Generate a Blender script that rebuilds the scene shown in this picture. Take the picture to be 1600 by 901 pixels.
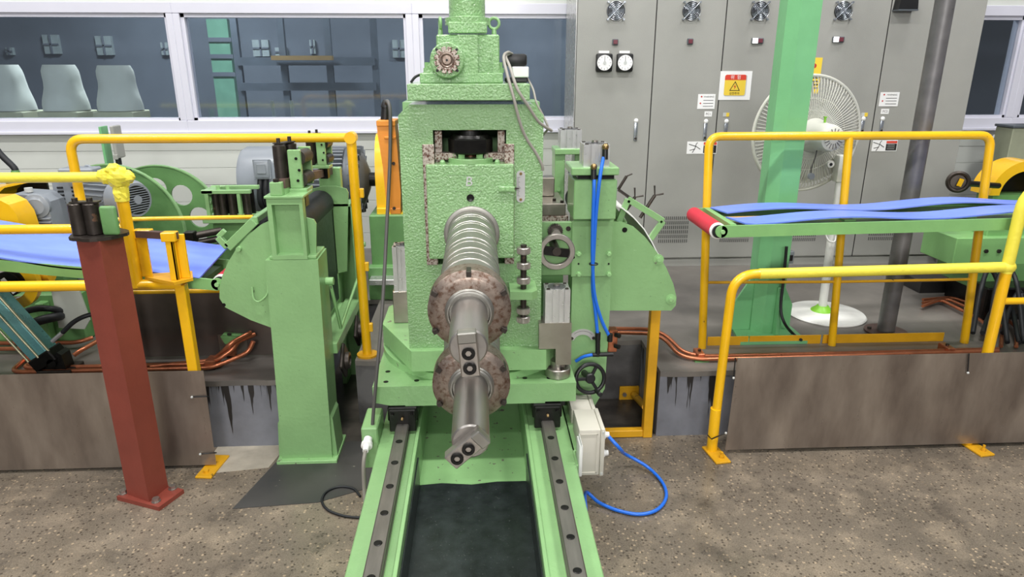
import bpy, bmesh, math, random
from mathutils import Vector, Matrix, Quaternion
from mathutils.geometry import tessellate_polygon
random.seed(7)
for o in list(bpy.data.objects): bpy.data.objects.remove(o)
S = bpy.context.scene
C = S.collection

# ------------------------------------------------------------------ camera
FPX, PITCH, YAW, CAMH = 1070.0, math.radians(18), math.radians(2.8), 2.0
cd = bpy.data.cameras.new('camera'); cam = bpy.data.objects.new('camera', cd); C.objects.link(cam)
cd.sensor_width = 36.0; cd.lens = 36.0*FPX/1600.0; cd.clip_start = 0.05
cam.location = (0, 0, CAMH); cam.rotation_euler = (math.pi/2-PITCH, 0, -YAW)
S.camera = cam

# ------------------------------------------------------------------ world, lamps, exposure
w = bpy.data.worlds.new('hall'); S.world = w; w.use_nodes = True
w.node_tree.nodes['Background'].inputs[0].default_value = (0.93, 0.96, 1.0, 1)
w.node_tree.nodes['Background'].inputs[1].default_value = 0.24
def lamp(x, y, z, sx, sy, pw, col=(1, 0.985, 0.96)):
    d = bpy.data.lights.new('unseen_light', 'AREA'); d.shape = 'RECTANGLE'; d.size = sx; d.size_y = sy
    d.energy = pw; d.color = col
    o = bpy.data.objects.new('unseen_light', d); C.objects.link(o); o.location = (x, y, z)
    return o
for lx in (-4.2, -0.4, 3.4):
    for ly, pw in ((-2.6, 110), (1.7, 185), (4.3, 110)):
        lamp(lx, ly, 6.2, 1.3, 0.35, pw)
    # unseen light panels behind the camera, added for paint sparkle and frontal light
    o = lamp(lx, -8.5, 4.4, 2.2, 1.2, 500 if abs(lx) < 1 else 100); o.rotation_euler = (math.radians(76), 0, 0)
vs = S.view_settings
vs.view_transform = 'Standard'; vs.look = 'None'; vs.exposure = -0.2; vs.gamma = 1.0; vs.use_curve_mapping = False

# ------------------------------------------------------------------ measuring: a point seen in the photo, at a known plane
_cp, _sp, _cy, _sy = math.cos(PITCH), math.sin(PITCH), math.cos(YAW), math.sin(YAW)
_fw = Vector((_sy*_cp, _cy*_cp, -_sp)); _rt = Vector((_cy, -_sy, 0)); _up = _rt.cross(_fw)
def at(px, py, X=None, Y=None, Z=None):
    d = _fw+_rt*((px-800)/FPX)-_up*((py-450.5)/FPX)
    if X is not None: t = X/d.x
    elif Y is not None: t = Y/d.y
    else: t = (Z-CAMH)/d.z
    return Vector((0, 0, CAMH))+d*t
def ax(px, py, Y): return at(px, py, Y=Y).x
def az(py, Y, px=735): return at(px, py, Y=Y).z
V = Vector
UP = V((0, 0, 1))

# ------------------------------------------------------------------ mesh builder
def frame(d):
    d = d.normalized(); a = UP if abs(d.z) < 0.95 else V((1, 0, 0))
    u = a.cross(d).normalized(); return u, d.cross(u).normalized(), d
def fillet(pts, rad, k=5, closed=False):
    pts = [V(p) for p in pts]; out = []; n = len(pts)
    for i, p in enumerate(pts):
        if not closed and i in (0, n-1): out.append(p); continue
        a = pts[i-1]; b = pts[(i+1) % n]
        r = min(rad, (a-p).length*.49, (b-p).length*.49)
        s = p+(a-p).normalized()*r; e = p+(b-p).normalized()*r
        for j in range(k+1):
            t = j/k; out.append(s*(1-t)**2+p*2*t*(1-t)+e*t*t)
    return out
def spline(pts, k=6):
    P = [V(p) for p in pts]; P = [P[0]*2-P[1]]+P+[P[-1]*2-P[-2]]; out = []
    for i in range(1, len(P)-2):
        a, b, c, d = P[i-1:i+3]
        for j in range(k):
            t = j/k
            out.append(.5*((2*b)+(c-a)*t+(2*a-5*b+4*c-d)*t*t+(3*b-a-3*c+d)*t**3))
    out.append(P[-2]); return out
class G:
    def __init__(s): s.v = []; s.f = []
    def add(s, vs, fs):
        o = len(s.v); s.v += [V(v) for v in vs]; s.f += [tuple(i+o for i in f) for f in fs]; return s
    def _bm(s, bm, mat=None):
        bm.verts.index_update(); bm.verts.ensure_lookup_table()
        s.add([mat @ v.co if mat else v.co for v in bm.verts], [[v.index for v in f.verts] for f in bm.faces]); bm.free(); return s
    def box(s, x0, x1, y0, y1, z0, z1, bev=0.0, seg=1):
        return s.obox(((x0+x1)/2, (y0+y1)/2, (z0+z1)/2), (abs(x1-x0), abs(y1-y0), abs(z1-z0)), None, bev, seg)
    def obox(s, c, size, R=None, bev=0.0, seg=1):
        m = Matrix.Translation(V(c))
        if R is not None: m = m @ R.to_4x4()
        hx, hy, hz = size[0]/2, size[1]/2, size[2]/2
        if bev <= 0:
            vs = [m @ V((x, y, z)) for x in (-hx, hx) for y in (-hy, hy) for z in (-hz, hz)]
            return s.add(vs, [(0, 1, 3, 2), (4, 6, 7, 5), (0, 4, 5, 1), (2, 3, 7, 6), (0, 2, 6, 4), (1, 5, 7, 3)])
        bm = bmesh.new(); bmesh.ops.create_cube(bm, size=1)
        for v in bm.verts: v.co = V((v.co.x*size[0], v.co.y*size[1], v.co.z*size[2]))
        bmesh.ops.bevel(bm, geom=bm.edges[:], offset=min(bev, min(size)*.45), segments=seg, affect='EDGES', profile=.5)
        return s._bm(bm, m)
    def beam(s, p0, p1, w, h, up=UP, bev=0.0):
        p0, p1 = V(p0), V(p1); d = (p1-p0); y = d.normalized(); x = y.cross(V(up))
        if x.length < 1e-4: x = V((1, 0, 0))
        x.normalize(); z = x.cross(y)
        return s.obox((p0+p1)/2, (w, d.length, h), Matrix((x, y, z)).transposed(), bev)
    def cyl(s, p0, p1, r0, r1=None, n=20, bev=0.0):
        p0, p1 = V(p0), V(p1); r1 = r0 if r1 is None else r1
        L = (p1-p0).length
        if bev: return s.lathe(p0, p1-p0, [(0, 0), (0, r0-bev), (bev, r0), (L-bev, r1), (L, r1-bev), (L, 0)], n)
        return s.lathe(p0, p1-p0, [(0, 0), (0, r0), (L, r1), (L, 0)], n)
    def lathe(s, o, d, prof, n=32, arc=None, sharp=True):
        o = V(o); u, v, w = frame(V(d)); vs = []; rings = []; fs = []
        for t, r in prof:
            if r <= 1e-6: rings.append([len(vs)]); vs.append(o+w*t)
            else:
                b = len(vs); rings.append(list(range(b, b+n)))
                for k in range(n):
                    a = 2*math.pi*k/n; vs.append(o+w*t+u*(r*math.cos(a))+v*(r*math.sin(a)))
        for A, B_ in zip(rings, rings[1:]):
            for k in range(n):
                k2 = (k+1) % n
                if len(A) == 1 and len(B_) == 1: continue
                if len(A) == 1: fs.append((A[0], B_[k2], B_[k]))
                elif len(B_) == 1: fs.append((A[k], A[k2], B_[0]))
                else: fs.append((A[k], A[k2], B_[k2], B_[k]))
        return s.add(vs, fs)
    def tube(s, pts, r, n=10, closed=False, cap=True):
        P = [V(p) for p in pts]; m = len(P); vs = []; fs = []
        T = []
        for i in range(m):
            a = P[i-1] if (i > 0 or closed) else P[i]; b = P[(i+1) % m] if (i < m-1 or closed) else P[i]
            T.append((b-a).normalized())
        u, v, _ = frame(T[0]); 
        for i in range(m):
            if i:
                q = T[i-1].rotation_difference(T[i]); u = q @ u; v = q @ v
            rr = r[i] if isinstance(r, (list, tuple)) else r
            for k in range(n):
                a = 2*math.pi*k/n; vs.append(P[i]+u*(rr*math.cos(a))+v*(rr*math.sin(a)))
        for i in range(m if closed else m-1):
            j = (i+1) % m
            for k in range(n):
                k2 = (k+1) % n; fs.append((i*n+k, i*n+k2, j*n+k2, j*n+k))
        if not closed and cap:
            fs.append(tuple(range(n-1, -1, -1))); fs.append(tuple((m-1)*n+k for k in range(n)))
        return s.add(vs, fs)
    def torus(s, c, axis, R, r, n=28, m=10):
        u, v, w = frame(V(axis)); c = V(c)
        return s.tube([c+u*(R*math.cos(2*math.pi*k/n))+v*(R*math.sin(2*math.pi*k/n)) for k in range(n)], r, m, True)
    def sphere(s, c, r, n=14, m=8, sc=(1, 1, 1)):
        c = V(c); bm = bmesh.new(); bmesh.ops.create_uvsphere(bm, u_segments=n, v_segments=m, radius=r)
        for v in bm.verts: v.co = V((v.co.x*sc[0], v.co.y*sc[1], v.co.z*sc[2]))
        return s._bm(bm, Matrix.Translation(c))
    def prism(s, loops, o, u, v, d):
        """loops: outer 2D outline then holes, in the plane (u, v) at o, pushed out by vector d"""
        o, u, v, d = V(o), V(u), V(v), V(d)
        if not isinstance(loops[0][0], (list, tuple, Vector)): loops = [loops]
        L3 = [[V((p[0], p[1], 0)) for p in lp] for lp in loops]
        flat = [p for lp in L3 for p in lp]; tri = tessellate_polygon(L3); n = len(flat)
        A = [o+u*p.x+v*p.y for p in flat]
        fs = [tuple(t) for t in tri]+[tuple(i+n for i in reversed(t)) for t in tri]
        b = 0
        for lp in L3:
            m = len(lp)
            for k in range(m): fs.append((b+k, b+(k+1) % m, b+n+(k+1) % m, b+n+k))
            b += m
        s.add(A+[p+d for p in A], fs); return s
    def hexnut(s, c, axis, r, h, n=6): return s.cyl(c, V(c)+V(axis).normalized()*h, r, n=n)
def circ(cx, cy, r, n=24, a0=0, a1=360, ry=None):
    full = abs(a1-a0) >= 360; k = n if full else n+1
    return [(cx+r*math.cos(math.radians(a0+(a1-a0)*i/n)), cy+(ry or r)*math.sin(math.radians(a0+(a1-a0)*i/n))) for i in range(k)]

ORG = {}
def _mesh(name, g, org, ang):
    me = bpy.data.meshes.new(name); me.from_pydata([v-org for v in g.v], [], g.f)
    bm = bmesh.new(); bm.from_mesh(me); bmesh.ops.recalc_face_normals(bm, faces=bm.faces[:]); bm.to_mesh(me); bm.free()
    if ang:
        me.polygons.foreach_set('use_smooth', [True]*len(me.polygons)); me.set_sharp_from_angle(angle=math.radians(ang))
    return me
def centre(g):
    lo = V([min(v[i] for v in g.v) for i in range(3)]); hi = V([max(v[i] for v in g.v) for i in range(3)])
    return V(((lo.x+hi.x)/2, (lo.y+hi.y)/2, lo.z))
def part(name, g, mat, parent, label=None, ang=32, kind=None):
    """a piece that belongs to a thing (or a sub-piece of a part)"""
    org = ORG[parent.name]; me = _mesh(name, g, org, ang); me.materials.append(mat)
    o = bpy.data.objects.new(name, me); C.objects.link(o); o.parent = parent; ORG[o.name] = org
    if label: o['label'] = label
    if kind: o['kind'] = kind
    return o
def thing(name, label, cat, org, group=None):
    o = bpy.data.objects.new(name, None); C.objects.link(o); o.location = V(org); o.empty_display_size = .1
    ORG[o.name] = V(org); o['label'] = label; o['category'] = cat
    if group: o['group'] = group
    return o
def solo(name, g, mat, label, cat, group=None, ang=32, kind=None):
    """a thing that is one mesh"""
    org = centre(g); me = _mesh(name, g, org, ang); me.materials.append(mat)
    o = bpy.data.objects.new(name, me); C.objects.link(o); o.location = org; ORG[o.name] = org
    if label: o['label'] = label
    if cat: o['category'] = cat
    if group: o['group'] = group
    if kind: o['kind'] = kind
    return o
def struct(name, g, mat, ang=32, label=None):
    o = solo(name, g, mat, label, None, ang=ang); o['kind'] = 'structure'; return o
def dup(src, off, label=None):
    r = src.copy(); C.objects.link(r); r.location = src.location+V(off); ORG[r.name] = ORG[src.name]+V(off)
    if label: r['label'] = label
    for ch in list(src.children):
        c = ch.copy(); C.objects.link(c); c.parent = r
        for gch in list(ch.children):
            d = gch.copy(); C.objects.link(d); d.parent = c
    return r
def share(src, off, parent):
    """a further copy of a part, moved by off, sharing its mesh"""
    c = src.copy(); C.objects.link(c); c.parent = parent; c.location = src.location+V(off); ORG[c.name] = ORG[parent.name]
    return c
def textg(txt, o, u, v, size, depth=.0015, align='CENTER'):
    cu = bpy.data.curves.new('t', 'FONT'); cu.body = txt; cu.size = size; cu.align_x = align; cu.align_y = 'CENTER'
    cu.resolution_u = 2
    ob = bpy.data.objects.new('t', cu); C.objects.link(ob)
    dg = bpy.context.evaluated_depsgraph_get(); me = bpy.data.meshes.new_from_object(ob.evaluated_get(dg))
    g = G(); o, u, v = V(o), V(u), V(v); nrm = u.cross(v)*depth
    g.add([o+u*p.co.x+v*p.co.y+nrm for p in me.vertices], [list(f.vertices) for f in me.polygons])
    bpy.data.objects.remove(ob); bpy.data.curves.remove(cu); bpy.data.meshes.remove(me)
    return g

# ------------------------------------------------------------------ materials
def lin(c):
    f = lambda x: x/12.92 if x <= .04045 else ((x+.055)/1.055)**2.4
    return tuple(f(x/255) for x in c)+(1.0,)
def mat(name, col, rough=.45, metal=0.0, var=.10, vscale=6.0, bump=0.0, bscale=120.0, chips=None, chip_amt=.0, chip_scale=9.0, soft=.012,
        col2=None, mix2=.5, scale2=3.0, stretch=None, spec=.5, coat=0.0, bdist=.004, coatr=.12, chips2=None, chip2_amt=0.0, chip2_scale=30.0, detail=6):
    m = bpy.data.materials.new(name); m.use_nodes = True; nt = m.node_tree; N = nt.nodes; L = nt.links
    b = N['Principled BSDF']; geo = N.new('ShaderNodeNewGeometry'); src = geo.outputs['Position']
    if stretch:
        mp = N.new('ShaderNodeMapping'); mp.inputs['Scale'].default_value = stretch; L.new(src, mp.inputs[0]); src2 = mp.outputs[0]
    else: src2 = src
    def noise(scale, det=detail, rg=.55, s=None):
        n = N.new('ShaderNodeTexNoise'); n.inputs['Scale'].default_value = scale; n.inputs['Detail'].default_value = det
        n.inputs['Roughness'].default_value = rg; L.new(s or src2, n.inputs['Vector']); return n.outputs['Fac']
    def ramp(fac, a, c):
        r = N.new('ShaderNodeMapRange'); r.inputs[1].default_value = a; r.inputs[2].default_value = c; L.new(fac, r.inputs[0]); return r.outputs[0]
    def mix(fac, A, B_):
        x = N.new('ShaderNodeMix'); x.data_type = 'RGBA'
        if isinstance(fac, float): x.inputs[0].default_value = fac
        else: L.new(fac, x.inputs[0])
        for i, q in ((6, A), (7, B_)):
            if isinstance(q, tuple): x.inputs[i].default_value = q
            else: L.new(q, x.inputs[i])
        return x.outputs[2]
    c = lin(col); dk = tuple(x*(1-var) for x in c[:3])+(1,); lt = tuple(min(1, x*(1+var)) for x in c[:3])+(1,)
    out = mix(ramp(noise(vscale), .3, .7), dk, lt)
    if col2: out = mix(ramp(noise(scale2), .5-mix2*.2, .5+mix2*.25), out, lin(col2))
    rgh = rough
    if chips and chip_amt:
        f = ramp(noise(chip_scale, 8, .62, src), .74-chip_amt, .75-chip_amt+soft); out = mix(f, out, lin(chips))
    if chips2 and chip2_amt:
        f = ramp(noise(chip2_scale, 8, .62, src), .74-chip2_amt, .75-chip2_amt+soft); out = mix(f, out, lin(chips2))
    L.new(out, b.inputs['Base Color'])
    b.inputs['Metallic'].default_value = metal
    rr = N.new('ShaderNodeMapRange'); rr.inputs[3].default_value = max(.03, rgh-.08); rr.inputs[4].default_value = min(1, rgh+.08)
    L.new(noise(vscale*3), rr.inputs[0]); L.new(rr.outputs[0], b.inputs['Roughness'])
    b.inputs['Specular IOR Level'].default_value = spec
    if coat: b.inputs['Coat Weight'].default_value = coat; b.inputs['Coat Roughness'].default_value = coatr
    if bump:
        bp = N.new('ShaderNodeBump'); bp.inputs['Strength'].default_value = bump; bp.inputs['Distance'].default_value = bdist
        L.new(noise(bscale, 3, .5), bp.inputs['Height']); L.new(bp.outputs[0], b.inputs['Normal']); L.new(bp.outputs[0], b.inputs['Coat Normal'])
    return m
def flat(name, col, rough=.5, metal=0.0, emit=0.0):
    m = bpy.data.materials.new(name); m.use_nodes = True; b = m.node_tree.nodes['Principled BSDF']
    b.inputs['Base Color'].default_value = lin(col); b.inputs['Roughness'].default_value = rough; b.inputs['Metallic'].default_value = metal
    n = m.node_tree.nodes.new('ShaderNodeTexNoise'); n.inputs['Scale'].default_value = 40
    r = m.node_tree.nodes.new('ShaderNodeMapRange'); r.inputs[3].default_value = max(.02, rough-.06); r.inputs[4].default_value = min(1, rough+.06)
    m.node_tree.links.new(n.outputs['Fac'], r.inputs[0]); m.node_tree.links.new(r.outputs[0], b.inputs['Roughness'])
    if emit: b.inputs['Emission Color'].default_value = lin(col); b.inputs['Emission Strength'].default_value = emit
    return m
GREEN = (134, 176, 119)
M_green = mat('green_paint', GREEN, .34, var=.06, bump=.35, bscale=55, chips=(176, 214, 165), chip_amt=.02, chip_scale=11, chips2=(70, 78, 58), chip2_amt=.06, chip2_scale=60, coat=.25)
M_green_thick = mat('green_paint_orange_peel', GREEN, .24, var=.05, bump=1.0, bscale=105, bdist=.006, chips=(190, 222, 178), chip_amt=.055, chip_scale=6, coat=1.0, coatr=.09)
M_green_worn = mat('green_paint_worn', (146, 192, 130), .4, var=.08, bump=.3, bscale=60, chips=(112, 108, 96), chip_amt=.10, chip_scale=26)
M_green_mint = mat('mint_green_paint', (116, 180, 126), .38, var=.06, bump=.2, bscale=60)
M_green_deep = mat('deep_green_paint', (100, 144, 88), .45, var=.14, bump=.2, bscale=60, chips=(60, 62, 55), chip_amt=.03, chip_scale=16)
M_green_frame = mat('conveyor_green_paint', (128, 178, 112), .42, var=.08, bump=.2, bscale=60, chips=(70, 74, 58), chip_amt=.015, chip_scale=30)
M_rustplate = mat('streaked_liner_steel', (178, 168, 158), .5, .5, var=.25, vscale=40, chips=(96, 66, 54), chip_amt=.27, chip_scale=110, soft=.10)
M_yellow = mat('yellow_paint', (240, 184, 18), .33, var=.07, bump=.12, bscale=70, chips=(70, 48, 24), chip_amt=.035, chip_scale=22, coat=.3)
M_yellow_dirty = mat('dirty_yellow_paint', (216, 160, 24), .45, var=.14, bump=.15, bscale=70, chips=(84, 62, 30), chip_amt=.07, chip_scale=14)
M_tape = mat('yellow_tape', (236, 222, 74), .5, var=.06, bump=.55, bscale=40)
M_guard = mat('guard_yellow', (244, 190, 30), .3, var=.04, coat=.4)
M_orange = mat('orange_paint', (226, 142, 44), .4, var=.07, bump=.2, bscale=50)
M_red_oxide = mat('red_oxide_paint', (130, 60, 48), .5, var=.10, bump=.15, bscale=80)
M_red_roll = mat('red_roller_rubber', (205, 42, 62), .5, var=.08, bump=.15, bscale=150)
M_steel = mat('machined_steel', (172, 166, 160), .36, .9, var=.10, vscale=25)
M_steel_ring = mat('ground_steel', (158, 156, 150), .42, .92, var=.08, vscale=18)
M_steel_rusty = mat('rust_bloomed_steel', (146, 132, 122), .38, .75, var=.2, vscale=34, chips=(104, 78, 64), chip_amt=.27, chip_scale=60, chips2=(190, 184, 176), chip2_amt=.10, chip2_scale=110, soft=.16)
M_steel_dark = mat('blackened_steel', (70, 64, 60), .42, .75, var=.25, vscale=18, chips=(120, 92, 76), chip_amt=.08, chip_scale=14)
M_steel_shaft = mat('shaft_steel', (160, 156, 152), .36, .9, var=.12, vscale=16, stretch=(1, .2, 1))
M_black_oil = mat('oily_black_steel', (26, 25, 24), .32, .5, var=.3, vscale=30)
M_rail = mat('rail_steel', (132, 128, 122), .36, .75, var=.16, vscale=9, stretch=(4, .6, 4))
M_scale_plate = mat('engraved_plate', (205, 205, 205), .35, .6, var=.05)
M_stainless = mat('stainless_sheet', (164, 152, 140), .3, .6, var=.14, vscale=3.0, col2=(118, 106, 97), mix2=.8, scale2=2.2, stretch=(2.4, 2.4, .8))
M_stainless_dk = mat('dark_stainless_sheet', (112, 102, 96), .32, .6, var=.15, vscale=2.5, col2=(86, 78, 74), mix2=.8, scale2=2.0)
M_copper = mat('copper_pipe', (198, 122, 88), .34, .75, var=.2, vscale=12, chips=(110, 62, 44), chip_amt=.06, chip_scale=20)
M_alu = mat('anodised_aluminium', (206, 206, 206), .3, .75, var=.05, vscale=12)
M_alu_dk = mat('aluminium_groove', (120, 120, 122), .4, .7, var=.05)
M_brkt = mat('bracket_steel', (150, 144, 134), .32, .85, var=.1, vscale=10)
M_brass = mat('brass_fitting', (160, 134, 92), .3, .9)
M_black = mat('black_plastic', (22, 22, 24), .4, var=.2)
M_rubber = mat('black_rubber', (24, 26, 30), .55, var=.25, vscale=20)
M_mat = mat('dark_rubber_mat', (38, 43, 44), .34, var=.4, vscale=14, chips=(108, 110, 110), chip_amt=.09, chip_scale=120, soft=.06, bump=.15, bscale=40)
M_cable = mat('grey_cable', (150, 146, 138), .45, var=.05)
M_cable_dk = mat('dark_cable', (84, 82, 80), .45, var=.1)
M_blue_hose = mat('blue_air_hose', (36, 112, 226), .35, var=.03)
M_belt = mat('blue_belt', (116, 142, 236), .42, var=.05, vscale=3, col2=(104, 130, 226), mix2=.6, scale2=2.5, stretch=(1, 4, 1), chips=(140, 126, 168), chip_amt=.012, chip_scale=5)
M_belt_edge = mat('belt_edge', (24, 34, 110), .5, var=.1)
M_motor = mat('motor_grey_paint', (138, 144, 152), .36, var=.05, bump=.12, bscale=60, coat=.2)
M_motor_dk = mat('cast_fin_paint', (92, 98, 104), .42, .2, var=.1)
M_beige = mat('beige_box', (206, 202, 190), .42, var=.04)
M_white = mat('white_plastic', (236, 236, 234), .4, var=.03)
M_fanwhite = mat('fan_grey_white', (206, 206, 196), .45, var=.06)
M_fan_pole = mat('fan_pole_white', (224, 224, 220), .35, var=.04, chips=(150, 145, 140), chip_amt=.02)
M_fan_green = mat('lime_plastic', (130, 196, 52), .4, var=.04)
M_cab = mat('cabinet_grey', (156, 156, 151), .42, var=.03, bump=.25, bscale=160)
M_cab_dk = mat('cabinet_seam', (36, 36, 36), .6)
M_cab_silver = mat('cabinet_side', (196, 196, 192), .25, .5, var=.03)
M_vent = mat('vent_slot', (92, 92, 90), .7)
M_chrome = mat('handle_chrome', (176, 182, 192), .25, .8, var=.05)
M_wall = mat('wall_panel', (202, 205, 199), .5, var=.02)
M_frame = mat('window_frame_white', (212, 212, 224), .35, var=.015)
M_pipe = mat('grey_pipe', (112, 110, 110), .42, .4, var=.22, vscale=8, chips=(76, 72, 72), chip_amt=.08, chip_scale=9)
M_plate_rust = mat('brown_plate', (96, 74, 68), .5, .3, var=.2)
M_teal = mat('teal_cylinder', (104, 160, 162), .28, .45, var=.06, coat=.3)
M_teal_edge = mat('tie_rod', (176, 170, 140), .35, .6)
M_white_fab = mat('white_sack', (214, 216, 206), .7, var=.05, bump=.5, bscale=14)
M_sheetgrey = mat('grey_guard_sheet', (172, 176, 168), .5, var=.08)
M_tan = mat('tan_strip', (206, 160, 90), .5)
M_sign_white = flat('sign_white', (240, 240, 240), .35); M_sign_red = flat('sign_red', (218, 70, 52), .4)
M_sign_yellow = flat('sign_yellow', (238, 206, 70), .4); M_ink = flat('ink_black', (28, 26, 26), .5); M_ink_red = flat('ink_red', (190, 50, 44), .5)
M_grey_tag = flat('tag_grey', (196, 198, 196), .4)
M_lampglow = flat('indicator_white', (255, 255, 255), .3, emit=1.6); M_lampred = flat('indicator_red', (112, 56, 66), .3)
M_needle = flat('dial_ink', (90, 80, 80), .5)
# ================================================================== THE SETTING
def floor_mat():
    m = bpy.data.materials.new('speckled_concrete'); m.use_nodes = True; nt = m.node_tree; N = nt.nodes; L = nt.links; b = N['Principled BSDF']
    geo = N.new('ShaderNodeNewGeometry').outputs['Position']
    def noise(sc, det=6, rg=.6):
        n = N.new('ShaderNodeTexNoise'); n.inputs['Scale'].default_value = sc; n.inputs['Detail'].default_value = det; n.inputs['Roughness'].default_value = rg
        L.new(geo, n.inputs['Vector']); return n.outputs['Fac']
    def rng(f, a, c):
        r = N.new('ShaderNodeMapRange'); r.inputs[1].default_value = a; r.inputs[2].default_value = c; L.new(f, r.inputs[0]); return r.outputs[0]
    def mix(f, A, B_):
        x = N.new('ShaderNodeMix'); x.data_type = 'RGBA'; L.new(f, x.inputs[0])
        for i, q in ((6, A), (7, B_)):
            if isinstance(q, tuple): x.inputs[i].default_value = q
            else: L.new(q, x.inputs[i])
        return x.outputs[2]
    v = N.new('ShaderNodeTexVoronoi'); v.inputs['Scale'].default_value = 62; L.new(geo, v.inputs['Vector'])
    sep = N.new('ShaderNodeSeparateColor'); L.new(v.outputs['Color'], sep.inputs[0])
    base = mix(rng(noise(1.7), .35, .7), lin((126, 115, 101)), lin((98, 90, 80)))
    base = mix(rng(noise(5.5), .5, .72), base, lin((144, 131, 114)))
    speck = mix(rng(sep.outputs[0], .55, .75), lin((66, 58, 51)), lin((176, 157, 132)))
    f1 = N.new('ShaderNodeMath'); f1.operation = 'MULTIPLY'; L.new(rng(v.outputs['Distance'], .42, .3), f1.inputs[0]); L.new(rng(sep.outputs[1], .5, .6), f1.inputs[1])
    f2 = N.new('ShaderNodeMath'); f2.operation = 'MULTIPLY'; L.new(f1.outputs[0], f2.inputs[0]); f2.inputs[1].default_value = .8
    base = mix(f2.outputs[0], base, speck)
    base = mix(rng(noise(34, 8, .72), .60, .66), base, lin((62, 55, 49)))
    base = mix(rng(noise(110, 6, .7), .70, .74), base, lin((190, 178, 160)))
    base = mix(rng(noise(2.6, 8, .65), .56, .72), base, lin((66, 60, 55)))
    base = mix(rng(noise(24, 9, .8), .635, .66), base, lin((48, 43, 42)))
    fine = rng(noise(150, 8, .8), .36, .64); fm = N.new('ShaderNodeMapRange'); fm.inputs[3].default_value = .58; fm.inputs[4].default_value = 1.32; L.new(fine, fm.inputs[0])
    mu = N.new('ShaderNodeVectorMath'); mu.operation = 'SCALE'; L.new(base, mu.inputs[0]); L.new(fm.outputs[0], mu.inputs['Scale']); base = mu.outputs[0]
    L.new(base, b.inputs['Base Color'])
    r = N.new('ShaderNodeMapRange'); r.inputs[1].default_value = .3; r.inputs[2].default_value = .7; r.inputs[3].default_value = .16; r.inputs[4].default_value = .42
    L.new(noise(3), r.inputs[0]); L.new(r.outputs[0], b.inputs['Roughness'])
    bp = N.new('ShaderNodeBump'); bp.inputs['Strength'].default_value = .25; bp.inputs['Distance'].default_value = .003; L.new(noise(45), bp.inputs['Height']); L.new(bp.outputs[0], b.inputs['Normal'])
    return m
M_floor = floor_mat()
M_oily_shade = mat('oily_shaded_floor', (52, 48, 45), .34, var=.4, vscale=3.5, col2=(84, 78, 72), mix2=.7, scale2=5, bump=.2, bscale=40)  # dark tone paints in the shade of the recess along with oil
M_patch = mat('dark_floor_patch', (74, 72, 70), .4, var=.25, vscale=8, col2=(54, 54, 54), mix2=.7, scale2=4, chips=(140, 134, 124), chip_amt=.06, chip_scale=20)
M_pale = mat('pale_bare_concrete', (172, 164, 150), .6, var=.14, vscale=12, bump=.3, bscale=30)
M_plinth_top = mat('plinth_top_concrete', (96, 92, 89), .38, var=.2, vscale=3, col2=(124, 119, 113), mix2=.8, scale2=1.8, bump=.15, bscale=30)
def drip_mat():
    m = mat('drip_stained_plinth_paint', (116, 118, 126), .5, var=.16, vscale=7, bump=.2, bscale=26)
    nt = m.node_tree; N = nt.nodes; L = nt.links; b = N['Principled BSDF']; old = b.inputs['Base Color'].links[0].from_socket
    geo = N.new('ShaderNodeNewGeometry').outputs['Position']; sp = N.new('ShaderNodeSeparateXYZ'); L.new(geo, sp.inputs[0])
    mp = N.new('ShaderNodeMapping'); mp.inputs['Scale'].default_value = (44, 44, 2.2); L.new(geo, mp.inputs[0])
    n = N.new('ShaderNodeTexNoise'); n.inputs['Scale'].default_value = 1.0; n.inputs['Detail'].default_value = 3; L.new(mp.outputs[0], n.inputs['Vector'])
    # tar runs start at the top edge and reach down to different lengths
    th = N.new('ShaderNodeMapRange'); th.inputs[1].default_value = .40; th.inputs[2].default_value = .05; th.inputs[3].default_value = .45; th.inputs[4].default_value = .70; L.new(sp.outputs[2], th.inputs[0])
    gt = N.new('ShaderNodeMath'); gt.operation = 'SUBTRACT'; L.new(n.outputs['Fac'], gt.inputs[0]); L.new(th.outputs[0], gt.inputs[1])
    cl = N.new('ShaderNodeMapRange'); cl.inputs[1].default_value = 0; cl.inputs[2].default_value = .03; L.new(gt.outputs[0], cl.inputs[0])
    mx = N.new('ShaderNodeMix'); mx.data_type = 'RGBA'; L.new(cl.outputs[0], mx.inputs[0]); L.new(old, mx.inputs[6]); mx.inputs[7].default_value = lin((36, 34, 34)); L.new(mx.outputs[2], b.inputs['Base Color'])
    return m
M_drip = drip_mat()
M_pitwall = mat('dark_pit_wall', (70, 68, 68), .5, var=.3, vscale=5, col2=(104, 102, 102), mix2=.5, scale2=4, bump=.3, bscale=25)

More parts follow.
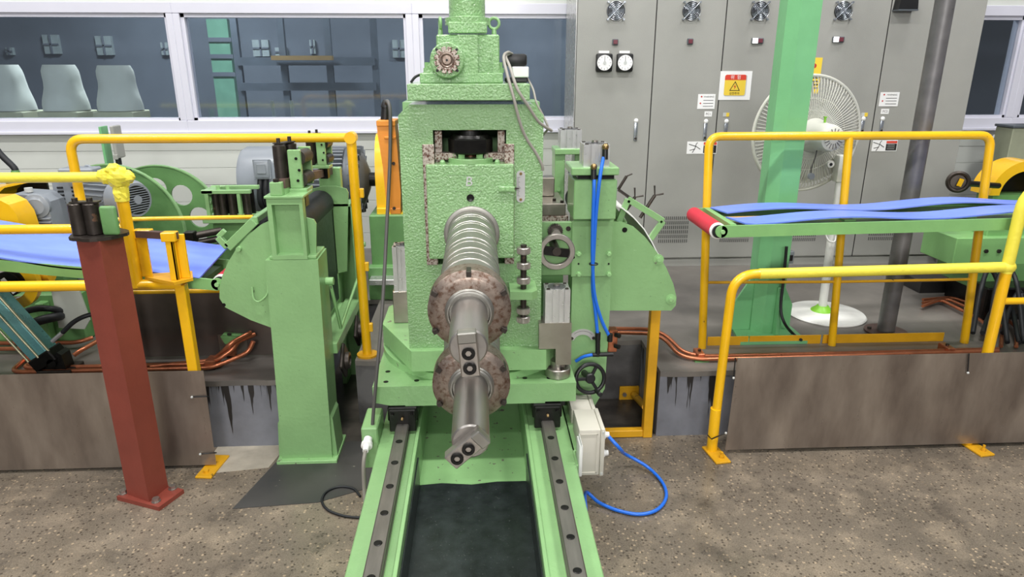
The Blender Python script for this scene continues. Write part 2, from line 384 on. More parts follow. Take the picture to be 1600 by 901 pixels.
PZ = 0.40                       # height of the raised line plinth
struct('floor', G().box(-9, 9, -6, 6.4, -.2, 0), M_floor, 0, 'speckled brown-grey concrete floor, worn and oil marked')
struct('floor_recess', G().box(-1.0, .985, 3.42, 4.7, 0, .003), M_oily_shade, 0, 'oily floor of the recess under the mill, its shade painted in dark')
struct('floor_patch', G().prism([(-1.19, 2.83), (-.80, 2.86), (-.5, 3.0), (-.5, 3.42), (-1.05, 3.42)], (0, 0, 0), (1, 0, 0), (0, 1, 0), (0, 0, .003)), M_patch, 0, 'dark repaired floor patch round the green stand foot')
struct('floor_bare_strip', G().prism([(-1.46, 3.17), (-1.40, 3.14), (-1.12, 3.18), (-1.08, 3.4), (-1.46, 3.4)], (0, 0, 0), (1, 0, 0), (0, 1, 0), (0, 0, .002)), M_pale, 0, 'pale bare concrete strip at the plinth foot')
def plinth(name, x0, x1, y0, y1, face, label):
    o = struct(name, G().box(x0, x1, y0, y1, 0, PZ-.03), face, 0, label)
    g = G()
    n = max(2, int((x1-x0)/.07)); top = []
    for k in range(n+1): top.append((x0+(x1-x0)*k/n, y0-(.012 if 0 < k < n else 0)*random.random()))
    g.prism(top+[(x1, y1), (x0, y1)], (0, 0, PZ-.03), (1, 0, 0), (0, 1, 0), (0, 0, .03))
    part('plinth_top', g, M_plinth_top, o, 'worn grey concrete top', 0)
    return o
plinth('plinth_left', -7, -1.0, 3.40, 6.4, M_drip, 'raised concrete plinth with tar drips beside the red post')
plinth('plinth_back', -1.0, -.72, 4.7, 6.4, M_pitwall, 'concrete plinth behind the entry stand')
plinth('plinth_middle', -.72, .5, 3.63, 6.4, M_pitwall, 'concrete plinth behind the rolling mill')
plinth('plinth_pit', .5, .985, 3.86, 6.4, M_pitwall, 'dark stained concrete face behind the black handwheel')
plinth('plinth_right', .985, 7, 3.40, 6.4, M_drip, 'raised concrete plinth with tar drips under the right conveyor')
# dark seam between plinth and floor steel
# back wall of horizontal sandwich panels
YW = 6.20
sill, head = az(207, YW-.06, 300), az(3, YW-.06, 300)
wall = struct('wall_back', G().box(-9, 9, YW, YW+.12, 0, sill-.005), M_wall, 0, 'white horizontal panel wall below the window band')
zt = sill-.01
k = 0
g0 = None
while zt > .42:
    zb = max(.40, zt-.150)
    if g0 is None:
        g0 = part('wall_panel', G().box(-9, 9, YW-.018, YW, zb+.0025, zt, .002), M_wall, wall, ang=0); z_first = zt
    else: share(g0, (0, 0, zt-z_first), wall)
    zt = zb
struct('wall_upper', G().box(-9, 9, YW-.02, YW+.12, head, 4.2), M_wall, 0, 'white wall above the window band')
gl = bpy.data.materials.new('window_glass'); gl.use_nodes = True
nt = gl.node_tree; nt.nodes.remove(nt.nodes['Principled BSDF']); om = nt.nodes['Material Output']
tr = nt.nodes.new('ShaderNodeBsdfTransparent'); tr.inputs[0].default_value = (.80, .84, .87, 1)
gs = nt.nodes.new('ShaderNodeBsdfGlossy'); gs.inputs['Roughness'].default_value = .06; gs.inputs[0].default_value = (.9, .93, 1, 1)
fr = nt.nodes.new('ShaderNodeFresnel'); fr.inputs[0].default_value = 1.5
ml = nt.nodes.new('ShaderNodeMath'); ml.operation = 'MULTIPLY_ADD'; ml.inputs[1].default_value = 1.0; ml.inputs[2].default_value = .05; nt.links.new(fr.outputs[0], ml.inputs[0])
mx = nt.nodes.new('ShaderNodeMixShader'); nt.links.new(ml.outputs[0], mx.inputs[0]); nt.links.new(tr.outputs[0], mx.inputs[1]); nt.links.new(gs.outputs[0], mx.inputs[2]); nt.links.new(mx.outputs[0], om.inputs[0])
M_glass = gl
wx = [-6.6, ax(281, 100, YW-.04), ax(647, 100, YW-.04), 2.0, 3.55, ax(1592, 120, YW-.04), 6.6]
names = iter(range(1, 9))
for i in range(6):
    if i == 3: continue
    x0, x1 = wx[i], wx[i+1]
    gf = G(); t = .055
    gf.box(x0, x1, YW-.06, YW+.1, sill, sill+.1, .004); gf.box(x0, x1, YW-.06, YW+.1, head-.085, head, .004)
    gf.box(x0, x0+t, YW-.058, YW+.1, sill+.1, head-.085, .004); gf.box(x1-t, x1, YW-.058, YW+.1, sill+.1, head-.085, .004)
    wn = struct('window_%d' % next(names), gf, M_frame, 0, 'white framed interior window pane of the window band')
    ga = G(); zz0, zz1 = sill+.1, head-.085
    for a in ((x0+t, x0+t+.03), (x1-t-.02, x1-t)): ga.box(a[0], a[1], YW-.035, YW+.05, zz0, zz1)
    ga.box(x0+t, x1-t, YW-.035, YW+.05, zz0, zz0+.022); ga.box(x0+t, x1-t, YW-.035, YW+.05, zz1-.03, zz1)
    part('sash', ga, M_frame, wn, ang=0)
    part('pane', G().box(x0+t, x1-t, YW+.0, YW+.008, zz0, zz1), M_glass, wn, 'smoke grey reflecting glass', 0)
struct('window_ledge', G().box(-6.6, 6.6, YW-.085, YW+.02, sill-.012, sill+.012, .004), M_frame, 0, 'white ledge under the window band')
# the dim room behind the glass
M_room = mat('dim_room_wall', (108, 114, 124), .8, var=.18, vscale=.8, col2=(92, 98, 108), mix2=.8, scale2=.7)
M_roomfl = mat('dim_room_floor', (66, 70, 78), .6, var=.2, vscale=1)
rm = G().box(-9, 9, 11.0, 11.1, 0, 4.4)
rm.box(-9.1, -9, 6.3, 11.1, 0, 4.4); rm.box(9, 9.1, 6.3, 11.1, 0, 4.4)
struct('wall_far_room', rm, M_room, 0, 'dim grey wall of the room seen through the windows')
struct('ceiling_far_room', G().box(-9, 9, 6.3, 11.1, 4.3, 4.4), M_room, 0, 'dim ceiling of the room behind the windows')
struct('floor_far_room', G().box(-9.1, 9.1, 6.4, 11.1, -.2, 0.0), M_roomfl, 0, 'dim floor of the room behind the windows')
M_reflect_green = mat('reflected_door_green', (112, 158, 134), .4, var=.1)
def far(px, py, Y): return at(px, py, Y=Y)
dn = struct('reflected_door_1', G().box(far(330, 80, 10.9).x, far(362, 80, 10.9).x, 10.85, 11.0, 0, far(345, 30, 10.9).z), M_reflect_green, 0, 'pale green panel in the far room, standing in for a door reflected in the glass')  # panel added to stand for a door mirrored in the window glass
for py in (62, 88, 116): 
    z = far(345, py, 10.84).z; part('reflected_door_bar', G().box(far(328, 80, 10.84).x, far(364, 80, 10.84).x, 10.82, 10.85, z-.03, z+.03), M_room, dn, ang=0)
M_far_pale = mat('far_room_pale', (150, 160, 160), .5, var=.1)
n = 2
for (a, b_, c, d) in ((62, 92, 54, 84), (145, 175, 56, 86), (248, 262, 66, 86), (392, 420, 62, 88), (428, 448, 74, 88), (482, 492, 62, 84), (612, 634, 62, 90), (5, 18, 74, 86)):  # pale panels added to stand for windows reflected in the panes
    p, q = far(a, c, 10.9), far(b_, d, 10.9)
    fw_ = struct('window_%d' % (20+n), G().box(p.x, q.x, 10.94, 11.0, q.z, p.z), M_far_pale, 0, 'pale panel in the far room, standing in for a window reflected in the glass'); n += 1
    part('reflected_glazing_bar', G().box((p.x+q.x)/2-.012, (p.x+q.x)/2+.012, 10.92, 10.94, q.z, p.z).box(p.x, q.x, 10.92, 10.94, (p.z+q.z)/2-.012, (p.z+q.z)/2+.012), M_room, fw_, ang=0)
M_rack = mat('far_rack_steel', (84, 92, 102), .6, var=.15)
rack = thing('storage_rack', 'dim steel rack in the room behind the middle window pane', 'rack', (far(480, 140, 9.5).x, 9.5, 0))
for px in (380, 450, 520, 590):
    x = far(px, 140, 9.5).x; part('upright', G().box(x-.04, x+.04, 9.4, 9.48, 0, 3.0), M_rack, rack, ang=0)
for py in (96, 135):
    z = far(480, py, 9.5).z; part('shelf_beam', G().box(far(380, 140, 9.5).x, far(590, 140, 9.5).x, 9.38, 9.46, z-.05, z+.05), M_rack, rack, ang=0)
part('crossbar', G().box(far(425, 90, 9.3).x, far(520, 90, 9.3).x, 9.25, 9.35, far(480, 94, 9.3).z, far(480, 87, 9.3).z), mat('far_ochre', (150, 122, 78), .6), rack, 'ochre yellow crossbar', 0)
for px0, px1 in ((425, 433), (455, 460)):
    a, b_ = far(px0, 157, 7.2), far(px1, 186, 7.2)
    solo('broom_handle', G().tube([(a.x, 7.2, a.z), (b_.x, 7.2, .0)], .018, 8), M_far_pale, ['shorter tilted pale stick behind the middle window pane', 'longer upright pale stick behind the middle window pane'][px0 > 440], 'stick', 'sticks behind the middle window pane')
# white bulk sacks on pallets behind the left pane
def sack(pxc, top, bot, wt, wb, Y, lab):
    zt_, zb_ = far(pxc, top, Y).z, far(pxc, bot, Y).z; x = far(pxc, (top+bot)/2, Y).x
    sc = (far(pxc+50, 150, Y)-far(pxc-50, 150, Y)).length/100
    t = thing('bulk_sack', lab, 'sack', (x, Y, 0), 'white bulk sacks behind the left window')
    prof = []; g = G(); h = zt_-zb_
    rings = []
    for i in range(9):
        u = i/8; hw = (wb*(1-u)+wt*u)*sc/2*(1+.04*math.sin(u*9)); z = zb_+h*u
        if i == 8: hw *= .93
        ring = []
        for k in range(28):
            a = 2*math.pi*k/28; r = hw*(abs(math.cos(a))**2.6+abs(math.sin(a))**2.6)**(-1/2.6)*(1+.02*math.sin(5*a+i))
            ring.append((x+r*math.cos(a), Y+r*math.sin(a), z))
        rings.append(ring)
    vs = [p for r in rings for p in r]; fs = []
    for i in range(8):
        for k in range(28): k2 = (k+1) % 28; fs.append((i*28+k, i*28+k2, (i+1)*28+k2, (i+1)*28+k))
    fs.append(tuple(range(27, -1, -1))); fs.append(tuple(8*28+k for k in range(28)))
    part('sack_body', G().add(vs, fs), M_white_fab, t, ang=60)
    part('pallet', G().box(x-wb*sc/2, x+wb*sc/2, Y-wb*sc/2, Y+wb*sc/2, zb_-.1, zb_-.005, .01), mat('pallet_pale', (190, 190, 160), .7), t, ang=0)
    part('pallet_stand', G().box(x-wb*sc*.45, x+wb*sc*.45, Y-wb*sc*.45, Y+wb*sc*.45, 0, zb_-.1), M_rack, t, ang=0)
sack(14, 101, 172, 38, 62, 7.1, 'white bulk sack at the far end of the row behind the left window')
sack(99, 101, 172, 44, 62, 7.1, 'white bulk sack in the middle of the row behind the left window')
sack(184, 102, 172, 46, 62, 7.1, 'white bulk sack nearest the mullion behind the left window')
lamp(-3.6, 8.6, 4.2, 1.2, .3, 330, (.9, .97, 1)); lamp(1.0, 8.8, 4.2, 1.2, .3, 200, (.9, .97, 1))
# ================================================================== THE ROLLING MILL ON ITS BED
MX = -.033                      # mill centre line
zR = .40                        # top of the slide rails
bed = thing('slide_bed', 'long green steel bed with two slide rails running out from the mill', 'machine bed', (MX, 2.4, 0))
bl, br = -.478, .408
il, ir = at(640, 757, Z=.32).x, at(836, 757, Z=.32).x
Y0, Y1 = .9, 3.95
for a, b_ in ((bl, il), (ir, br)):
    g = G().box(a, b_, Y0, Y1, .30, .345, .004); g.box(a+.01, b_-.03, Y0+.02, Y1, 0, .30)
    part('side_beam', g, M_green, bed)
part('inner_lip', G().box(il-.004, il+.012, Y0, Y1, .13, .352, .002), M_green, bed)
part('inner_lip', G().box(ir-.012, ir+.004, Y0, Y1, .13, .352, .002), M_green, bed)
part('deck', G().box(il, ir, Y0, Y1, .10, .14), M_green_worn, bed)
cu = at(730, 756, Z=.145).y
g = G().prism([(il+.012, Y0+.02), (ir-.012, Y0+.02), (ir-.012, cu+.01), (MX+.1, cu+.012), (MX-.02, cu-.006), (MX-.16, cu+.012), (il+.012, cu)], (0, 0, .1405), (1, 0, 0), (0, 1, 0), (0, 0, .006))
g.box(il+.0125, il+.018, Y0+.02, cu-.01, .146, .30); g.box(ir-.018, ir-.0125, Y0+.02, cu, .146, .30)
mt = thing('rubber_mat', 'black rubber mat lining the trough between the slide rails', 'mat', (MX, 1.7, .14)); part('mat_sheet', g, M_mat, mt, ang=0)
hole = None
for cx in (at(609, 760, Z=zR).x, at(876, 760, Z=zR).x):
    w_ = .030
    prof = [(-w_, 0), (w_, 0), (w_, .016), (w_-.012, .026), (w_-.012, .036), (w_, .044), (w_, .052), (w_-.005, .057), (-w_+.005, .057), (-w_, .052), (-w_, .044), (-w_+.012, .036), (-w_+.012, .026), (-w_, .016)]
    r_ = part('slide_rail', G().prism(prof, (cx, Y0, .343), (1, 0, 0), (0, 0, 1), (0, Y1-Y0, 0)), M_rail, bed, 'dark steel guide rail with countersunk bolts', 20)
    for k in range(16):
        y = 1.18+k*.172
        if hole is None:
            hb = part('bolt_hole', G().lathe((cx, y, .4012), UP, [(-.0005, 0), (-.0005, .0155), (0, .0155), (.0008, .0125), (.0004, .012), (-.0002, 0)], 18), M_black_oil, r_); hole = (hb, cx, y)
        else: share(hole[0], (cx-hole[1], y-hole[2], 0), r_)
    g = G().box(cx-.07, cx+.07, 2.90, 3.12, .405, .478, .006); g.box(cx-.062, cx+.062, 2.885, 2.90, .36, .472, .004)
    for q in (-.045, .045): g.cyl((cx+q, 2.872, .45), (cx+q, 2.886, .45), .008, n=10)
    cr = part('slide_carriage', g, M_black_oil, bed, 'greasy black carriage block')
    part('grease_nipple', G().lathe((cx, 2.885, .43), (0, -1, .2), [(0, 0), (0, .007), (.008, .007), (.01, .004), (.018, .006), (.022, 0)], 10), M_brass, cr)
    share(cr, (0, .55, 0), bed)
bx = at(588, 660, Z=.3)
part('side_bracket', G().box(bl-.075, bl, 2.80, 3.0, .22, .43, .006), M_green, bed)
pl = thing('cable_plug', 'white cable plug on the green bracket beside the left slide rail', 'plug', (bl-.05, 2.79, .3))
part('plug_body', G().lathe((bl-.045, 2.80, .375), (0, -1, -.15), [(0, 0), (0, .02), (.03, .02), (.034, .026), (.05, .026), (.055, .016), (.085, .013), (.085, 0)], 16), M_white, pl)
part('plug_lead', G().tube(spline([(bl-.045, 2.72, .365), (bl-.055, 2.70, .30), (bl-.06, 2.70, .15), (bl-.05, 2.66, .01)], 5), .009, 8), M_cable, pl)

# ---- saddle, swivel plate
mill = thing('rolling_mill', 'tall green rolling mill stand with two stacked steel roll shafts', 'rolling mill', (MX, 3.3, .48))
sl, sr, sf = -.508, .446, 2.915
g = G().prism([(sl, .50), (sl, .58), (sr, .58), (sr, .485), (.30, .485), (.30, .478), (-.36, .478), (-.36, .482), (-.43, .482)], (0, sf, 0), (1, 0, 0), (0, 0, 1), (0, .88, 0))
sd = part('saddle', g, M_green, mill, 'green saddle plate riding on the carriages', 20)
for px, py in ((606, 580), (603, 596), (651, 594), (820, 590), (858, 590), (633, 575)):
    p = at(px, py, Z=.581); part('bolt_hole', G().cyl((p.x, p.y, .5795), (p.x, p.y, .5812), .012, n=14), M_black_oil, sd)
cxs, cys = -.03, 3.42
part('swivel_ring', G().lathe((cxs, cys, .58), UP, [(0, 0), (0, .485), (.035, .485), (.035, .455), (.05, .455), (.05, 0)], 64), M_green_worn, mill)
oct_ = [(-.326, 2.965), (.305, 2.955), (.44, 3.22), (.44, 3.62), (.30, 3.88), (-.33, 3.88), (-.505, 3.60), (-.505, 3.33)]
part('swivel_plate', G().prism(oct_, (0, 0, .632), (1, 0, 0), (0, 1, 0), (0, 0, .103)), M_green_worn, mill, 'eight-sided swivel plate with scuffed paint', 20)
p = at(827, 551, Z=.735)
# ---- housing
hl, hr, hf, hb_ = -.336, .282, 3.0, 3.46
wl, wr = ax(677, 230, hf), ax(791, 230, hf)
zt, zb, zw0, zw1 = 1.845, .735, az(412, hf), az(203, hf)
ch = .045
g = G().prism([[(hl, zb), (hr, zb), (hr, zt-ch), (hr-ch, zt), (hl+ch, zt), (hl, zt-ch)], [(wl, zw0), (wl, zw1), (wr, zw1), (wr, zw0)]], (0, hf, 0), (1, 0, 0), (0, 0, 1), (0, .2, 0))
part('housing_front', g, M_green_thick, mill, 'green mill housing with a window for the bearing chock', 20)
g = G().prism([[(hl, zb), (hr, zb), (hr, zt), (hl, zt)], [(wl, zw0), (wl, zw1-.05), (wr, zw1-.05), (wr, zw0)]], (0, hf+.3, 0), (1, 0, 0), (0, 0, 1), (0, .16, 0))
g.box(wl-.05, wr+.05, hf+.36, hf+.4, zw0, zw1-.02)
part('housing_rear', g, M_green_deep, mill, None, 20)
g = G().box(hl, hl+.1, hf+.2, hf+.3, zb, zt).box(hr-.1, hr, hf+.2, hf+.3, zb, zt).box(hl+.1, hr-.1, hf+.2, hf+.3, zt-.06, zt)
part('housing_spacer', g, M_green, mill, None, 20)
for a, b_ in ((ax(660, 240, hf-.012), ax(678.5, 240, hf-.012)), (ax(788, 240, hf-.012), ax(803.5, 240, hf-.012))):
    part('liner_plate', G().box(a, b_, hf-.012, hf+.01, az(412, hf), az(225, hf), .002), M_rustplate, mill, 'rust-streaked liner plate')
cf = 2.945
c0, c1, cz0, cz1 = ax(668, 330, cf), ax(803, 330, cf), az(404, cf), az(257, cf)
ck = part('bearing_chock', G().box(c0, c1, cf, hf+.2, cz0, cz1, .004), M_green_thick, mill, 'green bearing chock block in the mill window')
for q in (wl+.005, wr-.035):
    part('window_post', G().box(q, q+.03, hf+.05, hf+.11, cz1-.01, zw1), M_rustplate, mill)
    part('window_bar', G().box(q-.0 if q < 0 else q-.06, q+.09 if q < 0 else q+.03, hf+.02, hf+.07, cz1+.012, cz1+.04), M_rustplate, mill)
pf = at(735, 309, Y=cf); part('lifting_hole', G().lathe((pf.x, cf-.001, pf.z), (0, -1, 0), [(0, 0), (0, .0165), (.002, .0165), (.002, .0145), (.0008, .012), (.0008, 0)], 20), M_black_oil, ck)
pf = at(733, 284, Y=cf); part('scratched_letter', textg('B', (pf.x, cf, pf.z), (1, 0, 0), (.12, 0, 1), .058, .0012), M_scale_plate, ck, 'letter B scratched through the paint')
g = G()
for (a, b_, c, d) in ((698, 272, 751, 273), (699, 297, 752, 298), (752, 272, 752, 298)):
    p, q = at(a, b_, Y=cf-.001), at(c, d, Y=cf-.001); g.beam(p, q, .0012, .0016)
part('scribed_line', g, M_green_worn, ck, None, 0)
p0, p1 = at(779, 291, Y=cf), at(801, 299, Y=cf)
ib = part('pointer_bracket', G().box(p0.x, p1.x+.01, cf-.012, cf, p1.z, p0.z, .002), M_green, ck)
for px in (786, 793): q = at(px, 295, Y=cf-.012); part('screw', G().cyl(q, q+V((0, -.004, 0)), .007, n=10), M_green_worn, ib)
q = at(803, 295, Y=cf-.01); part('pointer', G().prism([(0, -.006), (.03, .004), (0, .006)], (q.x, cf-.012, q.z), (1, 0, 0), (0, 0, 1), (0, .003, 0)), M_steel_dark, ib, None, 0)
# scale
p0, p1 = at(807, 266, Y=hf), at(820, 316, Y=hf)
sw = (p1.x-p0.x)/2; scx = (p0.x+p1.x)/2
out = circ(scx, p0.z-sw, sw, 8, 0, 180)+circ(scx, p1.z+sw, sw, 8, 180, 360)
sc_ = part('scale_plate', G().prism(out, (0, hf-.005, 0), (1, 0, 0), (0, 0, 1), (0, .005, 0)), M_scale_plate, mill, 'small engraved metric scale plate')
g = G()
for k in range(17):
    z = p1.z+.03+k*(p0.z-p1.z-.06)/16; L_ = .012 if k % 4 == 0 else .007; g.box(scx-sw+.003, scx-sw+.003+L_, hf-.0058, hf-.005, z-.0006, z+.0006)
part('graduation', g, M_ink, sc_, None, 0)
for z in (p0.z-.014, p1.z+.014): part('screw', G().cyl((scx, hf-.005, z), (scx, hf-.009, z), .0065, n=12), M_brass, sc_)
# adjusting screw in the window
zc = cz1
scw = part('adjusting_screw', G().cyl((MX, hf+.05, zc-.02), (MX, hf+.05, zw1+.1), .026, n=24), M_steel_dark, mill, 'copper-brown threaded adjusting screw')
g = G()
for k in range(26): z = zc+.004+k*.007; g.torus((MX, hf+.05, z), UP, .0265, .0026, 22, 5)
part('screw_thread', g, mat('thread_bronze', (150, 100, 76), .3, .85), scw, None, 60, 'stuff')
za, zb2 = az(238, hf+.05), az(214, hf+.05)
g = G().lathe((MX, hf+.05, za), UP, [(0, 0), (0, .090), (.006, .097), (zb2-za-.006, .097), (zb2-za, .090), (zb2-za, 0)], 8)
g.lathe((MX, hf+.05, zb2), UP, [(0, 0), (0, .086), (.012, .078), (.012, .05), (.03, .045), (.03, 0)], 32)
part('screw_nut', g, M_black_oil, mill, 'large black eight-sided nut', 20)
g = G().lathe((MX, hf+.045, zc), UP, [(0, 0), (0, .100), (.018, .100), (.02, .098), (.02, 0)], 40)
fl = part('screw_flange', g, M_green, mill)
for a in (-60, -120, 160, 20):
    x, y = MX+.078*math.cos(math.radians(a)), hf+.045+.03*math.sin(math.radians(a))-.02
    part('bolt', G().hexnut((x, y, zc+.02), UP, .016, .018), M_green_worn, fl, None, 20)
for x in (c0+.07, c1-.07): part('bolt', G().lathe((x, hf-.02, zc), UP, [(0, 0), (0, .012), (.008, .012), (.016, .006), (.016, 0)], 10), M_green, ck)
# ---- rolls
def roll(z, yn, ye, y0, tag_, chock):
    r = thing('roll_shaft', tag_, 'roll shaft', (MX, yn, z-.12))
    if chock:
        part('bearing_ring', G().lathe((MX, cf, z), (0, -1, 0), [(0, .122), (.012, .122), (.014, .118), (.014, .106), (.03, .104), (.03, .09)], 48), M_steel_ring, r, 'bright bearing ring in the chock')
    part('arbor', G().cyl((MX, yn+.06, z), (MX, y0, z), .085, n=40), M_steel_shaft, r)
    y = y0-.035; k = 0; L_ = [.052, .03, .052, .05, .03, .056, .05, .034, .06, .05, .05, .036, .06, .06]
    yend = yn+.16
    while y > yend+.012:
        d = min(L_[k % len(L_)], y-yend); rr = .1015 if k % 3 else .1035
        part('spacer_ring', G().lathe((MX, y, z), (0, -1, 0), [(0, .08), (0, rr-.003), (.003, rr), (d-.006, rr), (d-.003, rr-.003), (d-.003, .08)], 48), M_steel_ring, r); y -= d; k += 1
    part('collar', G().lathe((MX, yend, z), (0, -1, 0), [(0, .08), (0, .106), (.004, .111), (.05, .111), (.053, .115), (.062, .115), (.062, .08)], 56), M_steel_ring, r)
    R = .1262; yb = yend-.064
    g = G(); n = 72; d = yb-yn
    # nut with tangential spanner slots in its rim
    prof = [(0, .08), (0, R-.006), (.008, R), (d-.018, R), (d-.004, R-.014), (d, R-.024), (d, .074), (d+.004, .07), (d+.004, 0)]
    nut = part('lock_nut', G().lathe((MX, yb, z), (0, -1, 0), prof, n), M_steel_rusty, r, 'large round lock nut with rust bloom on its face')
    sl_ = None
    for a in range(30, 390, 60):
        u = V((math.cos(math.radians(a)), 0, math.sin(math.radians(a)))); c = V((MX, yn+.02, z))+u*(R-.007)
        Rm = Matrix((V((-u.z, 0, u.x)), V((0, 1, 0)), u)).transposed()
        part('spanner_slot', G().obox(c, (.015, .052, .0166), Rm, .001), M_steel_dark, nut, None, 0)
    g = G().lathe((MX, yn, z), (0, -1, 0), [(0, .074), (.004, .074), (.008, .070), (.016, .070), (.019, .066), (.019, .062), (.008, .060), (.008, .052)], 48)
    part('hub_ring', g, M_steel_ring, r)
    Ls = yn-ye
    part('shaft_end', G().lathe((MX, yn, z), (0, -1, 0), [(0, .0535), (Ls-.028, .0535), (Ls-.022, .0525), (Ls-.004, .0515), (Ls, .047), (Ls, 0)], 44), M_steel_shaft, r, 'plain shaft end')
    return r
zu, zl = 1.300, 1.020
ru = roll(zu, 1.93, 1.66, cf, 'upper steel roll shaft with stacked spacer rings and vertical end block', True)
rl = roll(zl, 2.00, 1.66, 2.99, 'lower steel roll shaft with tilted end block above the bed', False)
def endblock(r, z, ye, ang, l0, l1):
    a = math.radians(ang); u = V((math.cos(a), 0, math.sin(a))); v = V((-math.sin(a), 0, math.cos(a)))
    Rm = Matrix((u, V((0, 1, 0)), v)).transposed(); c = V((MX, ye-.012, z))
    k = part('end_block', G().obox(c+v*((l0+l1)/2), (.05, .034, l1-l0), Rm, .003), M_steel, r, 'flat steel block bolted across the shaft end')
    part('step', G().obox(c+v*(l1-.012)+V((0, -.014, 0)), (.05, .026, .03), Rm, .003), M_steel_ring, k)
    for q in (l0+.026, l0+.068):
        p = c+v*q+V((0, -.017, 0))
        b = part('socket_bolt', G().lathe(p, (0, -1, 0), [(0, 0), (0, .0175), (.006, .0175), (.008, .016), (.008, .009), (.003, .009), (.003, 0)], 20), M_black_oil, k)
        part('socket', G().hexnut(p+V((0, -.0032, 0)), (0, -1, 0), .008, .001), M_steel, b, None, 20)
endblock(ru, zu, 1.66, 4, -.072, .052)
endblock(rl, zl, 1.66, -48, -.075, .05)
# ---- adjuster bolt with knurled nuts
xb = ax(818, 430, 2.90)
ad = thing('adjuster_bolt', 'black threaded adjuster bolt with knurled steel nuts on the mill front', 'bolt', (xb, 2.90, .85))
part('threaded_rod', G().cyl((xb, 2.90, az(504, 2.9, 818)), (xb, 2.90, az(382, 2.9, 818)), .0135, n=16), M_steel_dark, ad)
kn = None
for py in (391, 414.5, 437.5, 484.5, 498):
    z = az(py, 2.9, 818)
    g = G().lathe((xb, 2.90, z-.015), UP, [(0, 0), (0, .026), (.003, .029), (.027, .029), (.030, .026), (.030, 0)], 30)
    for k in range(30):
        a = 2*math.pi*k/30; g.box(xb+.0288*math.cos(a)-.0012, xb+.0288*math.cos(a)+.0012, 2.9+.0288*math.sin(a)-.0012, 2.9+.0288*math.sin(a)+.0012, z-.011, z+.011)
    if kn is None: kn = (part('knurled_nut', g, M_steel, ad), z)
    else: share(kn[0], (0, 0, z-kn[1]), ad)
zk = az(461, 2.86, 818)
g = G().prism([(ax(797, 458, 2.86), hf), (ax(797, 458, 2.86), 2.855), (xb+.035, 2.845), (xb+.06, 2.875), (xb+.06, hf)], (0, 0, zk-.018), (1, 0, 0), (0, 1, 0), (0, 0, .036))
part('adjuster_bracket', g, M_green, mill, None, 20)
# ---- head plate, gearbox
hp = G().box(ax(636, 140, 2.95), ax(828, 140, 2.95), 2.95, 3.47, az(157, 2.95), az(131, 2.95), .003)
part('head_plate', hp, M_green_thick, mill, 'thick green head plate')
zp = az(131, 2.95)
gy = 3.03
gearbox = part('screwdown_gearbox', G().box(ax(681, 80, gy), ax(781, 80, gy), gy+.055, 3.36, zp+.03, az(53, gy), .006), M_green_thick, mill, 'glossy green screwdown gearbox')
part('gear_face', G().prism([(ax(690, 118, gy), zp+.03), (ax(747, 118, gy), zp+.03), (ax(747, 118, gy), az(54, gy)), (ax(715, 60, gy), az(54, gy)), (ax(712, 66, gy), az(66, gy)), (ax(690, 80, gy), az(72, gy))], (0, gy-.004, 0), (1, 0, 0), (0, 0, 1), (0, .07, 0)), M_green_thick, gearbox, None, 20)
g = G().box(ax(656, 122, gy), ax(786, 122, gy), gy-.005, 3.38, zp, zp+.042, .004)
g.prism([(ax(660, 118, gy), zp+.04), (ax(700, 118, gy), zp+.04), (ax(700, 118, gy), az(75, gy)), (ax(681, 118, gy), az(82, gy))], (0, gy+.01, 0), (1, 0, 0), (0, 0, 1), (0, .3, 0))
g.prism([(ax(782, 118, gy), zp+.04), (ax(770, 118, gy), zp+.04), (ax(770, 90, gy), az(83, gy)), (ax(779, 90, gy), az(88, gy))], (0, gy+.01, 0), (1, 0, 0), (0, 0, 1), (0, .3, 0))
part('gearbox_foot', g, M_green_thick, gearbox, None, 20)
for px in (667, 782): q = at(px, 112, Y=gy+.03); part('bolt', G().hexnut((q.x, gy+.03, zp+.042), UP, .016, .02).cyl((q.x, gy+.03, zp+.06), (q.x, gy+.03, zp+.085), .009, n=10), M_green, gearbox, None, 20)
fc = at(698.5, 94, Y=2.985); fx, fz = fc.x, fc.z
fl = part('input_flange', G().lathe((fx, 3.03, fz), (0, -1, 0), [(-.02, .066), (.03, .066), (.036, .070), (.048, .070), (.052, .066), (.052, 0)], 40), M_green_thick, mill, 'round green flange with bare splined hub')
for a in (45, 135, 225, 315):
    q = V((fx+.058*math.cos(math.radians(a)), 2.9775, fz+.058*math.sin(math.radians(a)))); part('bolt_hole', G().cyl(q, q+V((0, -.001, 0)), .006, n=10), M_black_oil, fl)
hub = part('spline_hub', G().lathe((fx, 2.978, fz), (0, -1, 0), [(0, .036), (.01, .034), (.012, .026), (.008, .02), (.012, .016), (.012, 0)], 30), M_steel_rusty, fl, 'rusty splined hub')
for k in range(12):
    a = 2*math.pi*(k+.5)/12; u = V((math.cos(a), 0, math.sin(a)))
    part('spline_tooth', G().obox(V((fx, 2.972, fz))+u*.042, (.021, .012, .019), Matrix((u, V((0, 1, 0)), V((-u.z, 0, u.x)))).transposed(), .001), M_rustplate, hub, None, 0)
part('hub_centre', G().cyl((fx, 2.967, fz), (fx, 2.964, fz), .005, n=10), M_black_oil, hub)
nk = G().box(ax(700, 40, 3.08), ax(761, 40, 3.08), 3.08, 3.27, az(52, 3.08), az(34, 3.08), .004)
zn = az(34, 3.08); nx = ax(730, 30, 3.18)
nk.lathe((nx, 3.175, zn-.01), UP, [(0, 0), (0, .096), (.03, .096), (.03, .082), (.034, .078), (.5, .078), (.5, 0)], 40)
part('screw_column', nk, M_green_thick, mill, 'green screw column rising from the gearbox')
